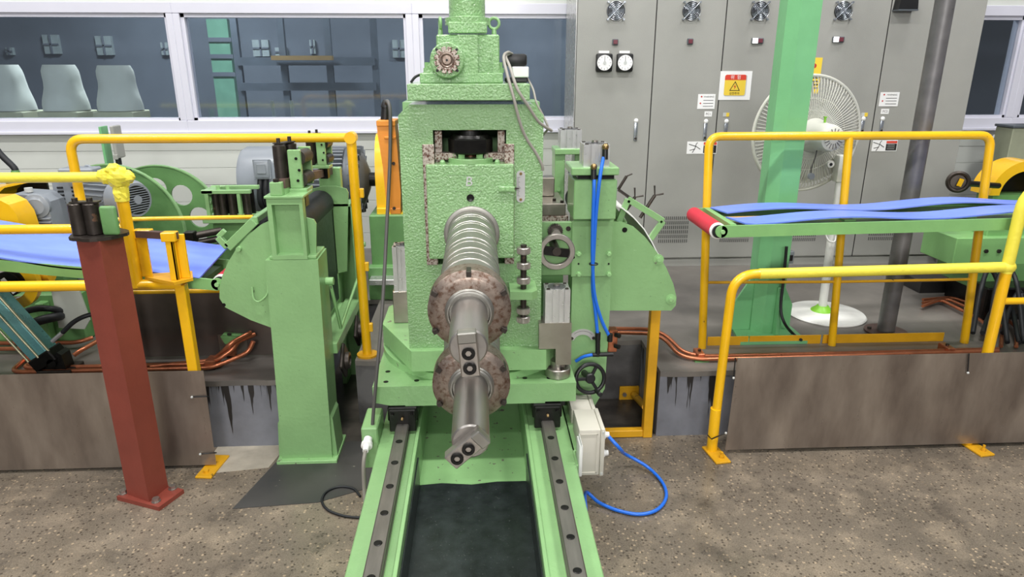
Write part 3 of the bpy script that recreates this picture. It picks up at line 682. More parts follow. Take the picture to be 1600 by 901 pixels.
for px, face in ((688, (1, .15, 0)), (772, (0.1, 1, 0))):
    q = at(px, 43, Y=3.16); zz = az(53, 3.1)
    part('eye_bolt', G().torus((q.x, 3.16, zz+.045), face, .022, .0065, 24, 8).cyl((q.x, 3.16, zz), (q.x, 3.16, zz+.024), .011, .009, n=12), M_green, gearbox, None, 60)
# ---- switch box and cables on the head
sw_ = thing('limit_switch', 'black and white limit switch box beside the gearbox on the head plate', 'switch', (ax(805, 128, 3.2), 3.2, zp))
x0, x1 = ax(791, 100, 3.16), ax(825, 100, 3.16)
part('switch_cover', G().box(x0, x1-.004, 3.16, 3.27, az(104, 3.16), az(84, 3.16), .012, 2), M_black, sw_)
part('switch_body', G().box(ax(800, 110, 3.15), x1+.003, 3.15, 3.26, az(121, 3.15), az(104, 3.15), .004), M_white, sw_, 'white label block')
part('switch_base', G().box(x0-.004, x1, 3.165, 3.26, zp, az(121, 3.165), .004), M_black, sw_)
def cable(name, pts, r, m, lab, cat='cable', group=None, k=6): return solo(name, G().tube(spline(pts, k), r, 8), m, lab, cat, group, 60)
cable('switch_cable', [at(800, 84, Y=3.18), at(793, 82, Y=3.10), at(787, 90, Y=3.02), at(793, 118, Y=2.96), at(802, 150, Y=2.925), at(812, 190, Y=2.93), at(822, 215, Y=2.945), at(838, 240, Y=2.96), at(847, 258, Y=2.965), at(848, 266, Y=2.97)], .0065, M_cable, 'grey cable looping down the mill front from the switch')
cable('switch_cable', [at(796, 84, Y=3.15), at(790, 88, Y=3.06), at(797, 105, Y=2.98), at(808, 138, Y=2.925), at(825, 165, Y=2.93), at(840, 188, Y=2.95), at(852, 198, Y=2.97), at(862, 204, Y=3.0)], .0065, M_cable, 'grey cable swinging out past the mill edge from the switch')
cable('switch_cable', [at(824, 122, Y=3.2), at(833, 140, Y=3.12), at(838, 160, Y=3.06), at(848, 180, Y=3.05), at(856, 200, Y=3.04), at(847, 214, Y=3.1), at(846, 240, Y=3.2)], .005, M_cable, 'thin grey cable hanging behind the mill corner')
cable('pendant_lead', [at(642, 129, Y=3.2), at(648, 121, Y=3.2), at(656, 117, Y=3.22), at(664, 116, Y=3.25)], .006, M_rubber, 'short black lead at the gearbox foot')
# ---- orange actuator at the left side
oa = thing('orange_actuator', 'orange cast actuator housing hung on the left of the mill', 'actuator', at(612, 334, Y=3.3))
YO = 3.20
P_ = [at(588, 190, Y=YO), at(617, 196, Y=YO), at(621, 235, Y=YO), at(626, 300, Y=YO), at(626, 332, Y=YO), at(611, 334, Y=YO), at(604, 322, Y=YO), at(598, 260, Y=YO), at(590, 210, Y=YO)]
part('actuator_body', G().prism([(p.x, p.z) for p in P_], (0, YO, 0), (1, 0, 0), (0, 0, 1), (0, .12, 0)), M_orange, oa, None, 20)
for (a, b_, c, d) in ((588, 188, 618, 197), (600, 213, 619, 217), (610, 325, 627, 334)):
    p, q = at(a, b_, Y=YO), at(c, d, Y=YO); part('rib', G().box(p.x, q.x, YO-.008, YO+.128, q.z, p.z, .003), M_orange, oa)
for px, py in ((615, 255), (616, 325)): q = at(px, py, Y=YO); part('bolt', G().hexnut(q, (0, -1, 0), .008, .01), M_steel_dark, oa, None, 20)
p, q = at(602, 189, Y=YO+.06), at(603, 158, Y=YO+.06)
part('cable_gland', G().lathe(p, q-p, [(0, 0), (0, .022), (.06, .02), (.062, .023), (.075, .021), (.095, .012), (.095, 0)], 16), M_black, oa)
cable('drop_cable', [at(603, 163, Y=3.26), at(605, 158, Y=3.20), at(609, 168, Y=3.17), at(610, 200, Y=3.16), at(609, 260, Y=3.14), at(605, 340, Y=3.08), at(601, 420, Y=3.0), at(596, 500, Y=2.93), at(589, 580, Y=2.86), at(583, 650, Y=2.84), at(580, 700, Y=2.82), at(579, 722, Y=2.82)], .0085, M_cable_dk, 'dark grey cable dropping along the left of the mill to the floor')
# ---- aluminium clamp cylinders
def alu_cyl(name, x0, x1, y0, y1, z0, z1, lab, group=None, slots=True):
    t = thing(name, lab, 'air cylinder', ((x0+x1)/2, (y0+y1)/2, z0), group)
    w_, d_ = x1-x0, y1-y0
    def u_(f): return x0+w_*f
    s_ = .05*w_
    pr_ = [(0, 0), (.22, 0), (.22, .1), (.30, .1), (.30, 0), (.44, 0), (.44, .06), (.56, .06), (.56, 0), (.70, 0), (.70, .1), (.78, .1), (.78, 0), (1, 0), (1, .4), (.93, .4), (.93, .6), (1, .6), (1, 1), (0, 1), (0, .6), (.07, .6), (.07, .4), (0, .4)]
    part('profile_body', G().prism([(x0+w_*a, y0+d_*b_) for a, b_ in pr_], (0, 0, z0), (1, 0, 0), (0, 1, 0), (0, 0, z1-z0)), M_alu, t, None, 20)
    cxx, cyy = (x0+x1)/2, (y0+y1)/2
    part('end_cap', G().lathe((cxx, cyy, z1), UP, [(0, 0), (0, w_*.36), (.003, w_*.36), (.003, w_*.3), (.0015, w_*.29), (.0015, w_*.14), (.006, w_*.14), (.006, 0)], 28), M_alu_dk, t)
    part('rod_end', G().cyl((cxx, cyy, z1+.001), (cxx, cyy, z1+.014), w_*.12, n=14), M_steel, t)
    for sx in (.13, .87):
        for sy in (.13, .87): part('tie_bolt', G().cyl((x0+w_*sx, y0+d_*sy, z1), (x0+w_*sx, y0+d_*sy, z1+.004), w_*.07, n=12), M_steel_dark, t)
    return t
ya = 2.96
x0, x1 = ax(852, 470, ya), ax(891, 470, ya)
alu_cyl('clamp_cylinder', x0, x1, ya, ya+.11, az(504, ya, 870), az(453, ya, 870), 'silver clamp air cylinder on a steel bracket beside the adjuster bolt', 'clamp air cylinders at the mill foot')
cb = thing('clamp_bracket', 'bare steel stepped clamp bracket standing on the right of the saddle', 'bracket', (x0, ya, .58))
g = G().prism([(ax(842, 504, ya), az(504, ya, 868)), (ax(893, 504, ya), az(504, ya, 868)), (ax(892, 570, ya), .655), (ax(868, 570, ya), .655), (ax(868, 545, ya), az(544, ya, 868)), (ax(842, 545, ya), az(544, ya, 868))], (0, ya-.005, 0), (1, 0, 0), (0, 0, 1), (0, .10, 0))
part('bracket_plate', g, M_brkt, cb, None, 20)
rb = (ax(872, 580, ya+.03), ya+.045)
part('pin', G().cyl((rb[0], rb[1], .60), (rb[0], rb[1], .66), .036, n=28), M_steel, cb)
bs = part('round_base', G().lathe((rb[0], rb[1], .5805), UP, [(0, 0), (0, .058), (.003, .061), (.042, .061), (.046, .057), (.046, 0)], 40), M_steel, cb, 'round steel base with cap screws')
for a in (20, 110, 200, 290): part('cap_screw', G().cyl((rb[0]+.048*math.cos(math.radians(a)), rb[1]+.048*math.sin(math.radians(a)), .6265), (rb[0]+.048*math.cos(math.radians(a)), rb[1]+.048*math.sin(math.radians(a)), .636), .008, n=12), M_steel_dark, bs)
yl = 3.34
alu_cyl('clamp_cylinder', ax(614, 420, yl), hl-.006, yl, yl+.1, az(455, yl, 625), az(386, yl, 625), 'silver clamp air cylinder tucked behind the left edge of the mill', 'clamp air cylinders at the mill foot')
lb = thing('clamp_bracket', 'bare steel clamp bracket behind the left edge of the mill', 'bracket', (hl-.05, yl, .735)); part('bracket_plate', G().box(ax(614, 470, yl), hl-.002, yl-.004, yl+.1, .736, az(455, yl, 625), .003), M_brkt, lb)
for py in (402, 430): q = at(630, py, Y=yl-.0); part('fitting', G().cyl((hl-.02, yl+.0, q.z), (hl-.02, yl-.02, q.z), .01, n=12), M_black, lb)
# ---- junction boxes on the right of the bed
def jbox(pa, pb, Y, dep, lab, lid=True):
    p, q = at(*pa, Y=Y), at(*pb, Y=Y)
    t = thing('junction_box', lab, 'box', ((p.x+q.x)/2, Y, q.z), 'beige junction boxes beside the slide bed')
    part('box_body', G().box(p.x, q.x, Y, Y+dep, q.z, p.z, .006, 2), M_beige, t)
    part('box_lid', G().box(q.x, q.x+.02, Y-.004, Y+dep+.004, q.z-.003, p.z+.003, .005, 2), M_beige, t)
    g = G().box(p.x+.01, q.x-.014, Y-.003, Y, p.z-.024, p.z-.02).box(p.x+.01, q.x-.014, Y-.003, Y, q.z+.014, q.z+.018).box(q.x-.018, q.x-.014, Y-.003, Y, q.z+.014, p.z-.02)
    part('moulded_rib', g, M_beige, t, None, 0)
    for z in (q.z+.012, p.z-.012): part('screw', G().cyl((q.x+.01, Y-.004, z), (q.x+.01, Y-.008, z), .005, n=10), M_grey_tag, t)
    return t, p, q
YJ = 2.72
t, p, q = jbox((905, 672), (936, 742), YJ, .2, 'larger beige junction box with white glands beside the right rail')
for z in (p.z-.06, q.z+.08): part('cable_gland', G().lathe((q.x+.02, YJ+.06, z), (1, 0, 0), [(0, 0), (0, .02), (.012, .02), (.016, .014), (.03, .012), (.03, 0)], 16), M_white, t)
glz = p.z-.06; glx = q.x+.05
jbox((893, 640), (924, 662), 2.97, .16, 'smaller beige junction box behind the larger one under the saddle')
p, q = at(894, 697, Y=2.60), at(906, 745, Y=2.60)
wb = thing('white_relay_box', 'small white box in front of the beige junction box', 'box', (p.x, 2.6, q.z)); part('box_body', G().box(br+.012, q.x+.01, 2.60, 2.69, q.z, p.z, .006, 2), M_white, wb); part('box_cap', G().box(br+.02, q.x+.004, 2.595, 2.68, p.z, p.z+.016, .004), M_white, wb)
part('box_bracket', G().box(br, br+.05, 2.72, 3.16, .30, .335, .003).box(br-.002, br+.012, 2.6, 3.16, .16, .335, .003), M_green, bed)
# blue hose loop on floor
pts = [V((glx-.01, YJ+.06, glz)), V((glx+.06, YJ+.05, glz-.08)), at(975, 708, Z=.10), at(1010, 728, Z=.03), at(1034, 752, Z=.012), at(1041, 775, Z=.012), at(1028, 795, Z=.012), at(1000, 803, Z=.012), at(965, 797, Z=.012), at(935, 784, Z=.02), at(915, 769, Z=.06), V((br+.03, 2.47, .16)), V((br+.002, 2.5, .2))]
cable('blue_hose', pts, .0085, M_blue_hose, 'bright blue air hose looping over the floor beside the bed', 'hose')
cable('black_cable', [at(563, 775, Z=.008), at(552, 763, Z=.008), at(530, 760, Z=.008), at(510, 768, Z=.008), at(503, 782, Z=.008), at(512, 796, Z=.008), at(535, 805, Z=.008), at(560, 808, Z=.008), at(572, 806, Z=.008)], .006, M_rubber, 'thin black cable coiled on the floor left of the bed')
# ================================================================== RIGHT SIDE
# ---- exit stand
ex = thing('exit_stand', 'green exit stand right of the mill with quarter-round side plates', 'machine stand', (.54, 3.5, 0))
YE = 3.20
cl, cr_ = .453, ax(953, 480, YE)
g = G().prism([(cl, 0), (cl+.1, 0), (cl+.1, .27), (ax(925, 640, YE), az(641, YE, 925)), (ax(945, 605, YE), az(607, YE, 945)), (cr_, az(480, YE, 950)), (cr_, 1.33), (cl, 1.33)], (0, YE, 0), (1, 0, 0), (0, 0, 1), (0, .15, 0))
part('front_column', g, M_green, ex, None, 20)
b0, b1 = ax(897, 300, 3.13), ax(964, 300, 3.13)
hd = part('head_block', G().box(b0, b1, 3.13, 3.36, az(343, 3.13, 930), az(281, 3.13, 930), .004), M_green, ex)
part('head_gap', G().box(b0+.02, b1-.01, 3.16, 3.34, az(281, 3.13, 930), az(272, 3.13, 930)), M_black_oil, ex, None, 0)
part('head_cap', G().box(ax(893, 265, 3.12), ax(968, 265, 3.12), 3.12, 3.36, az(274, 3.12, 930), az(262, 3.12, 930), .004), M_green, ex)
part('cover_plate', G().box(ax(893, 390, YE-.008), ax(956, 390, YE-.008), YE-.012, YE, az(431, YE, 925), az(344, YE, 925), .003), M_green, ex)
for px, py in ((904, 396), (951, 396), (904, 428), (951, 428)):
    q = at(px, py, Y=YE-.012); part('hex_bolt', G().lathe(q, (0, -1, 0), [(0, 0), (0, .015), (.003, .015), (.003, .012), (.014, .012), (.016, .009), (.016, 0)], 6), M_green_worn, ex, None, 20)
for px, py in ((904, 412), (951, 412)): q = at(px, py, Y=YE-.012); part('dowel_hole', G().cyl(q, q+V((0, -.001, 0)), .005, n=10), M_black_oil, ex)
ztop = az(262, 3.12, 930)
yc = 3.16
alu_cyl('lift_cylinder', ax(912, 240, yc), ax(953, 240, yc), yc, yc+.13, ztop, az(226, yc, 930), 'silver lift air cylinder with two blue hoses on the exit stand', 'lift air cylinders on the exit stand')
# rear column and cap
yr = 4.06
rx0, rx1 = ax(867, 260, yr), ax(909, 260, yr)
part('rear_column', G().box(rx0, rx0+.06, yr, yr+.16, PZ, az(240, yr, 890), .004).box(rx1-.04, rx1, yr+.02, yr+.16, PZ, az(240, yr, 890), .004), M_green, ex)
part('rear_cap', G().box(rx0-.004, rx1+.012, yr-.02, yr+.17, az(241, yr, 890), az(232, yr, 890), .004), M_green, ex)
for py in (296, 320): q = at(873, py, Y=yr); part('hex_bolt', G().hexnut(q, (0, -1, 0), .011, .01), M_green_worn, ex, None, 20)
alu_cyl('lift_cylinder', ax(876, 215, yr), ax(909, 215, yr), yr, yr+.13, az(232, yr, 890), az(203, yr, 890), 'silver lift air cylinder on the rear column of the exit stand', 'lift air cylinders on the exit stand')
p = at(899, 268, Y=yr); part('pinch_roller', G().cyl((p.x+.02, 3.38, p.z), (p.x+.02, yr+.02, p.z), .062, n=32), M_steel_dark, ex, 'dark steel pinch roller')
part('lower_roller', G().cyl((p.x+.02, 3.38, p.z-.16), (p.x+.02, yr+.02, p.z-.16), .075, n=32), M_rubber, ex, 'black rubber roller')
# guide table
gt_ = thing('guide_table', 'grey machined guide block on a green table behind the mill', 'guide block', (.36, 3.6, 1.2))
x0, x1 = hr+.012, ax(884, 320, 3.42)
part('guide_plate', G().box(x0, x1, 3.42, 3.75, az(337, 3.42, 865), az(318, 3.42, 865), .004), M_brkt, gt_)
part('guide_riser', G().box(x0+.02, x0+.11, 3.62, 3.72, az(318, 3.42, 865), az(318, 3.42, 865)+.10, .004), M_brkt, gt_)
part('guide_bed', G().box(x0, x1+.015, 3.42, 3.76, az(337, 3.42, 865)-.05, az(337, 3.42, 865)-.001, .003), M_rustplate, gt_)
for px, py in ((866, 313), (878, 316)): q = at(px, py, Z=az(318, 3.42, 865)+.002); part('bolt', G().hexnut((q.x, q.y, az(318, 3.42, 865)), UP, .01, .012), M_steel_dark, gt_, None, 20)
part('table_leg', G().box(x0, x1, 3.45, 3.74, .737, az(337, 3.42, 865)-.05, .003), M_green_deep, gt_)
# gear plate and steel handwheel
yp = 3.22
part('gear_plate', G().box(hr+.006, cl-.002, yp, yp+.03, az(430, yp, 870), az(347, yp, 870), .003), M_green, ex)
q = at(888, 357, Y=yp); part('oil_plug', G().lathe(q, (0, -1, 0), [(0, 0), (0, .012), (.004, .012), (.004, .008), (.001, .007), (.001, 0)], 16), M_steel_dark, ex)
hw = thing('steel_handwheel', 'bare steel handwheel ring with black arms right of the mill', 'handwheel', at(869, 430, Y=3.06))
hc = at(869.5, 393, Y=3.06)
R_ = .083
part('rim', G().lathe(hc+V((0, .012, 0)), (0, -1, 0), [(0, R_-.02), (0, R_), (.004, R_+.003), (.02, R_+.003), (.024, R_), (.024, R_-.02), (.02, R_-.023), (.004, R_-.023), (0, R_-.02)], 48), M_steel, hw, 'bright steel rim')
part('hub', G().cyl(hc+V((0, -.02, .004)), hc+V((0, .165, .004)), .02, n=20), M_steel_dark, hw)
for a, L_ in ((172, .07), (-8, .07)):
    u = V((math.cos(math.radians(a)), 0, math.sin(math.radians(a)))); part('arm', G().beam(hc+V((0, -.004, 0)), hc+u*L_, .014, .04), M_black_oil, hw, None, 0)
q = at(896, 402, Y=3.05); part('grip_hole', G().cyl(q, q+V((0, -.001, 0)), .007, n=12), M_black_oil, hw)
gc = at(868, 362, Y=3.16)
gg = G(); gear = [];
for k in range(44):
    a = 2*math.pi*k/44; r = .037 if k % 2 else .031; gear.append((gc.x+r*math.cos(a), gc.z+r*math.sin(a)))
sg = thing('spur_gear', 'small dark spur gear above the steel handwheel', 'gear', gc); part('gear_wheel', G().prism(gear, (0, 3.16, 0), (1, 0, 0), (0, 0, 1), (0, .03, 0)), M_steel_dark, sg, None, 0); part('gear_hub', G().cyl((gc.x, 3.12, gc.z-.004), (gc.x, 3.22, gc.z-.004), .022, n=20), M_steel, sg)
# quarter-round side plates
arc = [(952, 346), (972, 347), (990, 354), (1008, 370), (1026, 393), (1041, 418), (1052, 443), (1057, 464), (1056, 477), (1049, 485), (952, 485)]
for YY, mm in ((3.25, M_green), (4.02, M_green)):
    pts = [at(a, b_, Y=3.25) for a, b_ in arc]
    part('side_plate', G().prism([(p.x, p.z) for p in pts], (0, YY, 0), (1, 0, 0), (0, 0, 1), (0, .014, 0)), mm, ex, 'quarter-round green side plate', 20)
for px, py in ((1029, 405), (1048, 467)):
    q = at(px, py, Y=3.25); rb_ = part('roller_bolt', G().lathe(q, (0, -1, 0), [(0, 0), (0, .026), (.003, .026), (.003, .018), (.006, .018), (.006, .011), (.014, .011), (.014, 0)], 20), M_green_worn, ex)
    part('tie_bar', G().cyl(q, q+V((0, .78, 0)), .02, n=14), M_green, ex)
q = at(976, 359, Y=3.25); part('bolt_hole', G().cyl(q, q+V((0, -.001, 0)), .013, n=16), M_black_oil, ex)
# white sheet over the exit shoe
a_ = [(958, 318), (975, 326), (992, 340), (1008, 358), (1020, 378), (1030, 398)]
pts = [at(x, y, Y=3.27) for x, y in a_]
g = G(); vs_ = []
for p in pts: vs_ += [V((p.x, 3.28, p.z)), V((p.x, 4.0, p.z)), V((p.x-.004, 4.0, p.z-.004)), V((p.x-.004, 3.28, p.z-.004))]
fs_ = []
for i in range(len(pts)-1):
    for k in range(4): fs_.append((i*4+k, i*4+(k+1) % 4, i*4+4+(k+1) % 4, i*4+4+k))
fs_ += [(0, 1, 2, 3), tuple(4*(len(pts)-1)+k for k in range(4))]
solo('white_sheet', G().add(vs_, fs_), M_white, 'white plastic sheet curved over the exit stand shoe', 'sheet', ang=60)
# U-shaped guide frame with wing rods
gfm = None
A_, B_, C_, D_ = at(967, 346, Y=3.32), at(981, 311, Y=3.32), at(1036, 345, Y=3.32), at(1016, 373, Y=3.32)
gfm = part('guide_frame', G().beam(B_, C_, .03, .02, (0, 1, 0), .002), M_green, ex, 'tilted U-shaped guide frame')
for p, q in ((A_, B_), (C_, D_)): part('frame_bar', G().beam(p, q, .03, .02, (0, 1, 0), .002), M_green, gfm)
for px0, py0, px1, py1, Y in ((972, 338, 992, 308, 3.55), (1000, 340, 1023, 305, 3.45)):
    p, q = at(px0, py0, Y=Y), at(px1, py1, Y=Y); part('clamp_rod', G().cyl(p, q, .009, n=10).tube([q+V((-.004, 0, .05)), q, q+V((.045, 0, .008))], .005, 6), M_steel_dark, gfm)
p, q = at(966, 296, Y=3.6), at(990, 313, Y=3.6); part('clamp_rod', G().cyl(p, q, .008, n=8), M_steel_dark, gfm)
p, q = at(966, 296, Y=3.6), at(979, 275, Y=3.6); part('clamp_rod', G().cyl(p, q, .008, n=8).tube([q, q+V((.03, 0, .012))], .004, 6), M_steel_dark, gfm)
# arc scale, black handwheel
q = at(910, 536, Y=YE)
so = circ(q.x, q.z, .078, 16, 20, 160); si = circ(q.x, q.z, .048, 16, 160, 20)
sp_ = part('arc_scale', G().prism(so+si, (0, YE-.003, 0), (1, 0, 0), (0, 0, 1), (0, .003, 0)), M_scale_plate, ex, 'curved silver scale plate', 0)
part('scale_line', G().prism(circ(q.x, q.z, .068, 12, 45, 130)+circ(q.x, q.z, .0665, 12, 130, 45), (0, YE-.0036, 0), (1, 0, 0), (0, 0, 1), (0, .0006, 0)), M_ink, sp_, None, 0)
for a in (28, 152): part('screw', G().cyl((q.x+.062*math.cos(math.radians(a)), YE-.003, q.z+.062*math.sin(math.radians(a))), (q.x+.062*math.cos(math.radians(a)), YE-.007, q.z+.062*math.sin(math.radians(a))), .008, n=10), M_steel_dark, sp_)
bw = thing('black_handwheel', 'black three-spoke handwheel with crank grip above the junction boxes', 'handwheel', at(922, 622, Y=3.1))
axd = V((.12, -1, .18)).normalized(); hc = at(922, 591, Y=3.09)
part('rim', G().torus(hc, axd, .073, .0105, 40, 10), M_black, bw)
part('hub', G().lathe(hc-axd*.11, axd, [(0, 0), (0, .017), (.085, .017), (.09, .026), (.115, .026), (.12, .02), (.12, 0)], 20), M_black, bw)
u_, v_, w_ = frame(axd)
for a in (60, 180, 300):
    d = u_*math.cos(math.radians(a))+v_*math.sin(math.radians(a)); part('spoke', G().beam(hc+d*.015, hc+d*.07, .016, .012, axd, .002), M_black, bw)
hp_ = hc+V((.03, -.01, -.062)); part('grip', G().cyl(hp_, hp_+axd*.075, .0095, .012, n=14, bev=.003), M_black, bw)
# blue hoses with fittings
h1 = at(945, 231, Y=3.15); h2 = at(927, 262, Y=3.12)
for h, lab, pts in ((h1, 'blue air hose from the upper cylinder port down to the tee', [h1+V((-.008, -.02, -.04)), at(937, 280, Y=3.09), at(931, 340, Y=3.1), at(927, 410, Y=3.12), at(926, 450, Y=3.13), at(930, 485, Y=3.13), at(934, 525, Y=3.13)]),
                    (h2, 'blue air hose from the lower cylinder port to the copper manifold', [h2+V((.002, -.02, -.04)), at(928, 300, Y=3.09), at(926, 360, Y=3.1), at(926, 410, Y=3.11), at(929, 460, Y=3.12), at(940, 500, Y=3.13), at(953, 527, Y=3.14)])):
    t = thing('air_hose', lab, 'hose', pts[-1], 'blue air hoses on the exit stand'); part('hose', G().tube(spline(pts, 6), .0085, 10), M_blue_hose, t, None, 60)
    part('fitting', G().cyl(h+V((0, -.012, .0)), h+V((0, -.018, -.05)), .013, n=14), M_black, t); part('brass_elbow', G().sphere(h+V((0, -.014, .006)), .016), M_brass, t, None, 60)
    e = pts[-1]; part('push_fitting', G().cyl(e+V((0, 0, .02)), e+V((0, 0, -.02)), .014, n=14), M_black, t)
q = at(926, 412, Y=3.1); solo('cable_tie', G().torus(q+V((.004, -.002, 0)), UP, .02, .003, 18, 6), M_black, 'black tie binding the two blue hoses', 'cable tie')
tee = thing('hose_tee', 'black air tee with a blue hose stub by the black handwheel', 'fitting', at(938, 552, Y=3.13))
a, b_ = at(926, 554, Y=3.13), at(958, 553, Y=3.13); part('tee_body', G().cyl(a, b_, .011, n=14).cyl(at(934, 556, Y=3.13), at(934, 530, Y=3.13), .012, n=14), M_black, tee)
part('hose_stub', G().tube(spline([at(926, 554, Y=3.13), at(912, 557, Y=3.14), at(900, 564, Y=3.16)], 5), .0085, 10), M_blue_hose, tee, None, 60)

# ---- conveyor
cv = thing('belt_conveyor', 'green framed conveyor with two blue belts and a red end roller on the right', 'conveyor', (2.0, 3.55, .4))
yn, yf = 3.285, 3.735
zl_, zr_ = az(362, yn, 1130), at(1600, 345, Y=yn).z
X0, X1 = ax(1128, 360, yn), 4.6
sl_ = (zr_-zl_)/(ax(1600, 345, yn)-ax(1130, 362, yn))
def zcv(x): return zl_+(x-X0)*sl_*.6
def slab(x0, x1, y0, y1, z0, z1):
    return G().add([(x, y, zcv(x)+z) for x in (x0, x1) for y in (y0, y1) for z in (z0, z1)], [(0, 1, 3, 2), (4, 6, 7, 5), (0, 4, 5, 1), (2, 3, 7, 6), (0, 2, 6, 4), (1, 5, 7, 3)])
part('side_rail', slab(X0, X1, yn, yn+.012, -.03, .03), M_green_frame, cv, None, 0)
part('side_rail', slab(X0, X1, yf-.012, yf, -.03, .03), M_green_frame, cv, None, 0)
part('rail_end', G().cyl((X0, yn, zcv(X0)), (X0, yn+.012, zcv(X0)), .03, n=24), M_green_frame, cv)
part('frame_bed', slab(X0+.06, X1, yn+.012, yf-.012, -.02, .008), M_green_deep, cv, None, 0)
part('end_angle', slab(X0+.045, X0+.075, yn+.012, yf-.012, .0, .034), M_green_frame, cv, None, 0)
part('tan_strip', slab(X0+.1, X1, (yn+yf)/2-.005, (yn+yf)/2+.03, .008, .02), M_tan, cv, None, 0)
for xx in (1.9, 2.55, 3.2): part('cross_tie', slab(xx, xx+.06, (yn+yf)/2-.1, (yn+yf)/2+.1, .008, .016), M_green_frame, cv, None, 0)
rr = part('end_roller', G().cyl((X0-.01, yn+.04, zcv(X0)-.002), (X0-.01, yf-.02, zcv(X0)-.002), .041, n=32), M_red_roll, cv, 'red rubber end roller')
part('roller_cap', G().lathe((X0-.01, yn+.04, zcv(X0)-.002), (0, -1, 0), [(0, .041), (.012, .041), (.014, .036), (.014, .03), (.02, .03), (.02, 0)], 28), M_white, rr)
part('seal', G().cyl((X0-.01, yn+.022, zcv(X0)-.002), (X0-.01, yn+.012, zcv(X0)-.002), .033, n=28), M_black, rr)
q = V((X0+.004, yn, zcv(X0))); part('axle_bolt', G().cyl(q, q+V((0, -.01, 0)), .011, n=12), M_green_worn, cv)
def belt(y0, y1, ph, lab):
    x0, x1, n = X0+.08, X1, 60; t = .007
    g = G(); vs_ = []; fs_ = []
    for i in range(n+1):
        x = x0+(x1-x0)*i/n; z = zcv(x)+.032+.013*(1-math.cos((x-x0)*6.2+ph))+.004*math.sin(x*3.1)
        if i == 0: z = zcv(x)+.036
        for y, zz in ((y0, 0), (y1, 0), (y1, -t), (y0, -t)): vs_.append((x+(.045 if y == y0 else 0)*(1-i/n), y, z+zz))
    for i in range(n):
        for k in range(4): fs_.append((i*4+k, i*4+(k+1) % 4, i*4+4+(k+1) % 4, i*4+4+k))
    fs_ += [(0, 1, 2, 3), tuple(4*n+k for k in range(4))]
    part('belt', g.add(vs_, fs_), M_belt, cv, lab, 60)
belt(yn+.03, yn+.185, 0, 'rippled blue belt nearest the side rail'); belt(yn+.285, yf-.015, 1.2, 'rippled blue belt')
for xx in (3.7, 4.4): part('conveyor_leg', G().box(xx, xx+.06, yn+.1, yn+.16, PZ, zcv(xx)-.02).box(xx, xx+.06, yf-.16, yf-.1, PZ, zcv(xx)-.02), M_green_deep, cv, None, 0)

# ---- back railing right
def leanat(px, py): 
    # the railing leans back a little: foot at 3.72, top at 3.82
    Y = 3.72+.10*(545-py)/333; return at(px, py, Y=Y)
rb_ = thing('guard_railing', 'yellow tube railing with three posts behind the right conveyor', 'railing', (2.0, 3.72, PZ))
tops = [leanat(1097, 546), leanat(1102, 400), leanat(1106, 300), leanat(1108, 213), leanat(1330, 212), leanat(1549, 211), leanat(1541, 300), leanat(1524, 420), leanat(1505, 546)]
part('tube_frame', G().tube(fillet([tops[0], tops[3], tops[5], tops[8]], .07, 7), .0235, 14), M_yellow, rb_, 'bent tube frame', 60)
part('middle_post', G().tube([leanat(1299, 546), leanat(1327, 214)], .0225, 14), M_yellow, rb_, None, 60)
part('middle_rail', G().tube([leanat(1102, 441), leanat(1307, 440)], .0085, 10), M_yellow_dirty, rb_, None, 60); part('middle_rail', G().tube([leanat(1309, 440), leanat(1521, 436)], .0085, 10), M_yellow_dirty, rb_, None, 60)
for a, b_ in ((1112, 1178), (1180, 1296), (1300, 1500)):
    p, q = at(a, 547, Z=PZ+.005), at(b_, 547, Z=PZ+.005); part('kick_strip', G().box(p.x, q.x, 3.75, 3.756, PZ, PZ+.055), M_yellow_dirty, rb_, None, 0)
# ---- front railing right + panel
YF = 3.226
fr_ = thing('guard_railing', 'low yellow railing with taped top rail in front of the right conveyor', 'railing', (2.0, YF, 0))
P0, P1, P2 = at(1112, 702, Y=YF), at(1128, 560, Y=YF), at(1146, 429, Y=YF)
P1 = V((P0.x+.01, YF, P1.z)); P2 = V((P0.x+.02, YF, az(428, YF, 1160))); P3 = at(1572, 417, Y=YF)
part('end_post', G().tube(fillet([V((P0.x, YF, .012)), P2, V((P2.x+.25, YF, P2.z))], .13, 9), .024, 14), M_yellow, fr_, None, 60)
part('post_sleeve', G().cyl((P0.x, YF, .01), (P0.x, YF, .26), .0285, n=18), M_yellow, fr_)
part('top_rail', G().tube([V((P2.x+.13, YF, P2.z)), P3], .0265, 14), M_tape, fr_, 'top rail wrapped in pale yellow tape', 60)
Q0, Q1, Q2 = at(1551, 552, Y=YF), at(1574, 417, Y=YF), at(1590, 300, Y=YF); Q0 = V((Q1.x, YF, .012)); Q2 = V((Q1.x, YF, Q2.z))
part('post', G().tube([Q0, Q1], .0265, 14), M_yellow, fr_, None, 60)
part('taped_post', G().tube(fillet([Q1+V((0, 0, -.03)), Q2, Q2+V((.35, 0, .14))], .10, 6), .028, 14), M_tape, fr_, 'post wrapped in pale yellow tape', 60)
part('tape_wrap', G().sphere(Q1, .033, 14, 8, (1.3, 1, 1.1)), M_tape, fr_, None, 60)
z = at(1585, 470, Y=YF).z; part('side_rail', G().tube([V((Q1.x, YF, z)), V((4.2, YF, z))], .0185, 12), M_yellow, fr_, None, 60)
part('top_rail', G().tube([Q2+V((.3, 0, .12)), Q2+V((1.5, 0, .12))], .0265, 12), M_yellow, fr_, None, 60)
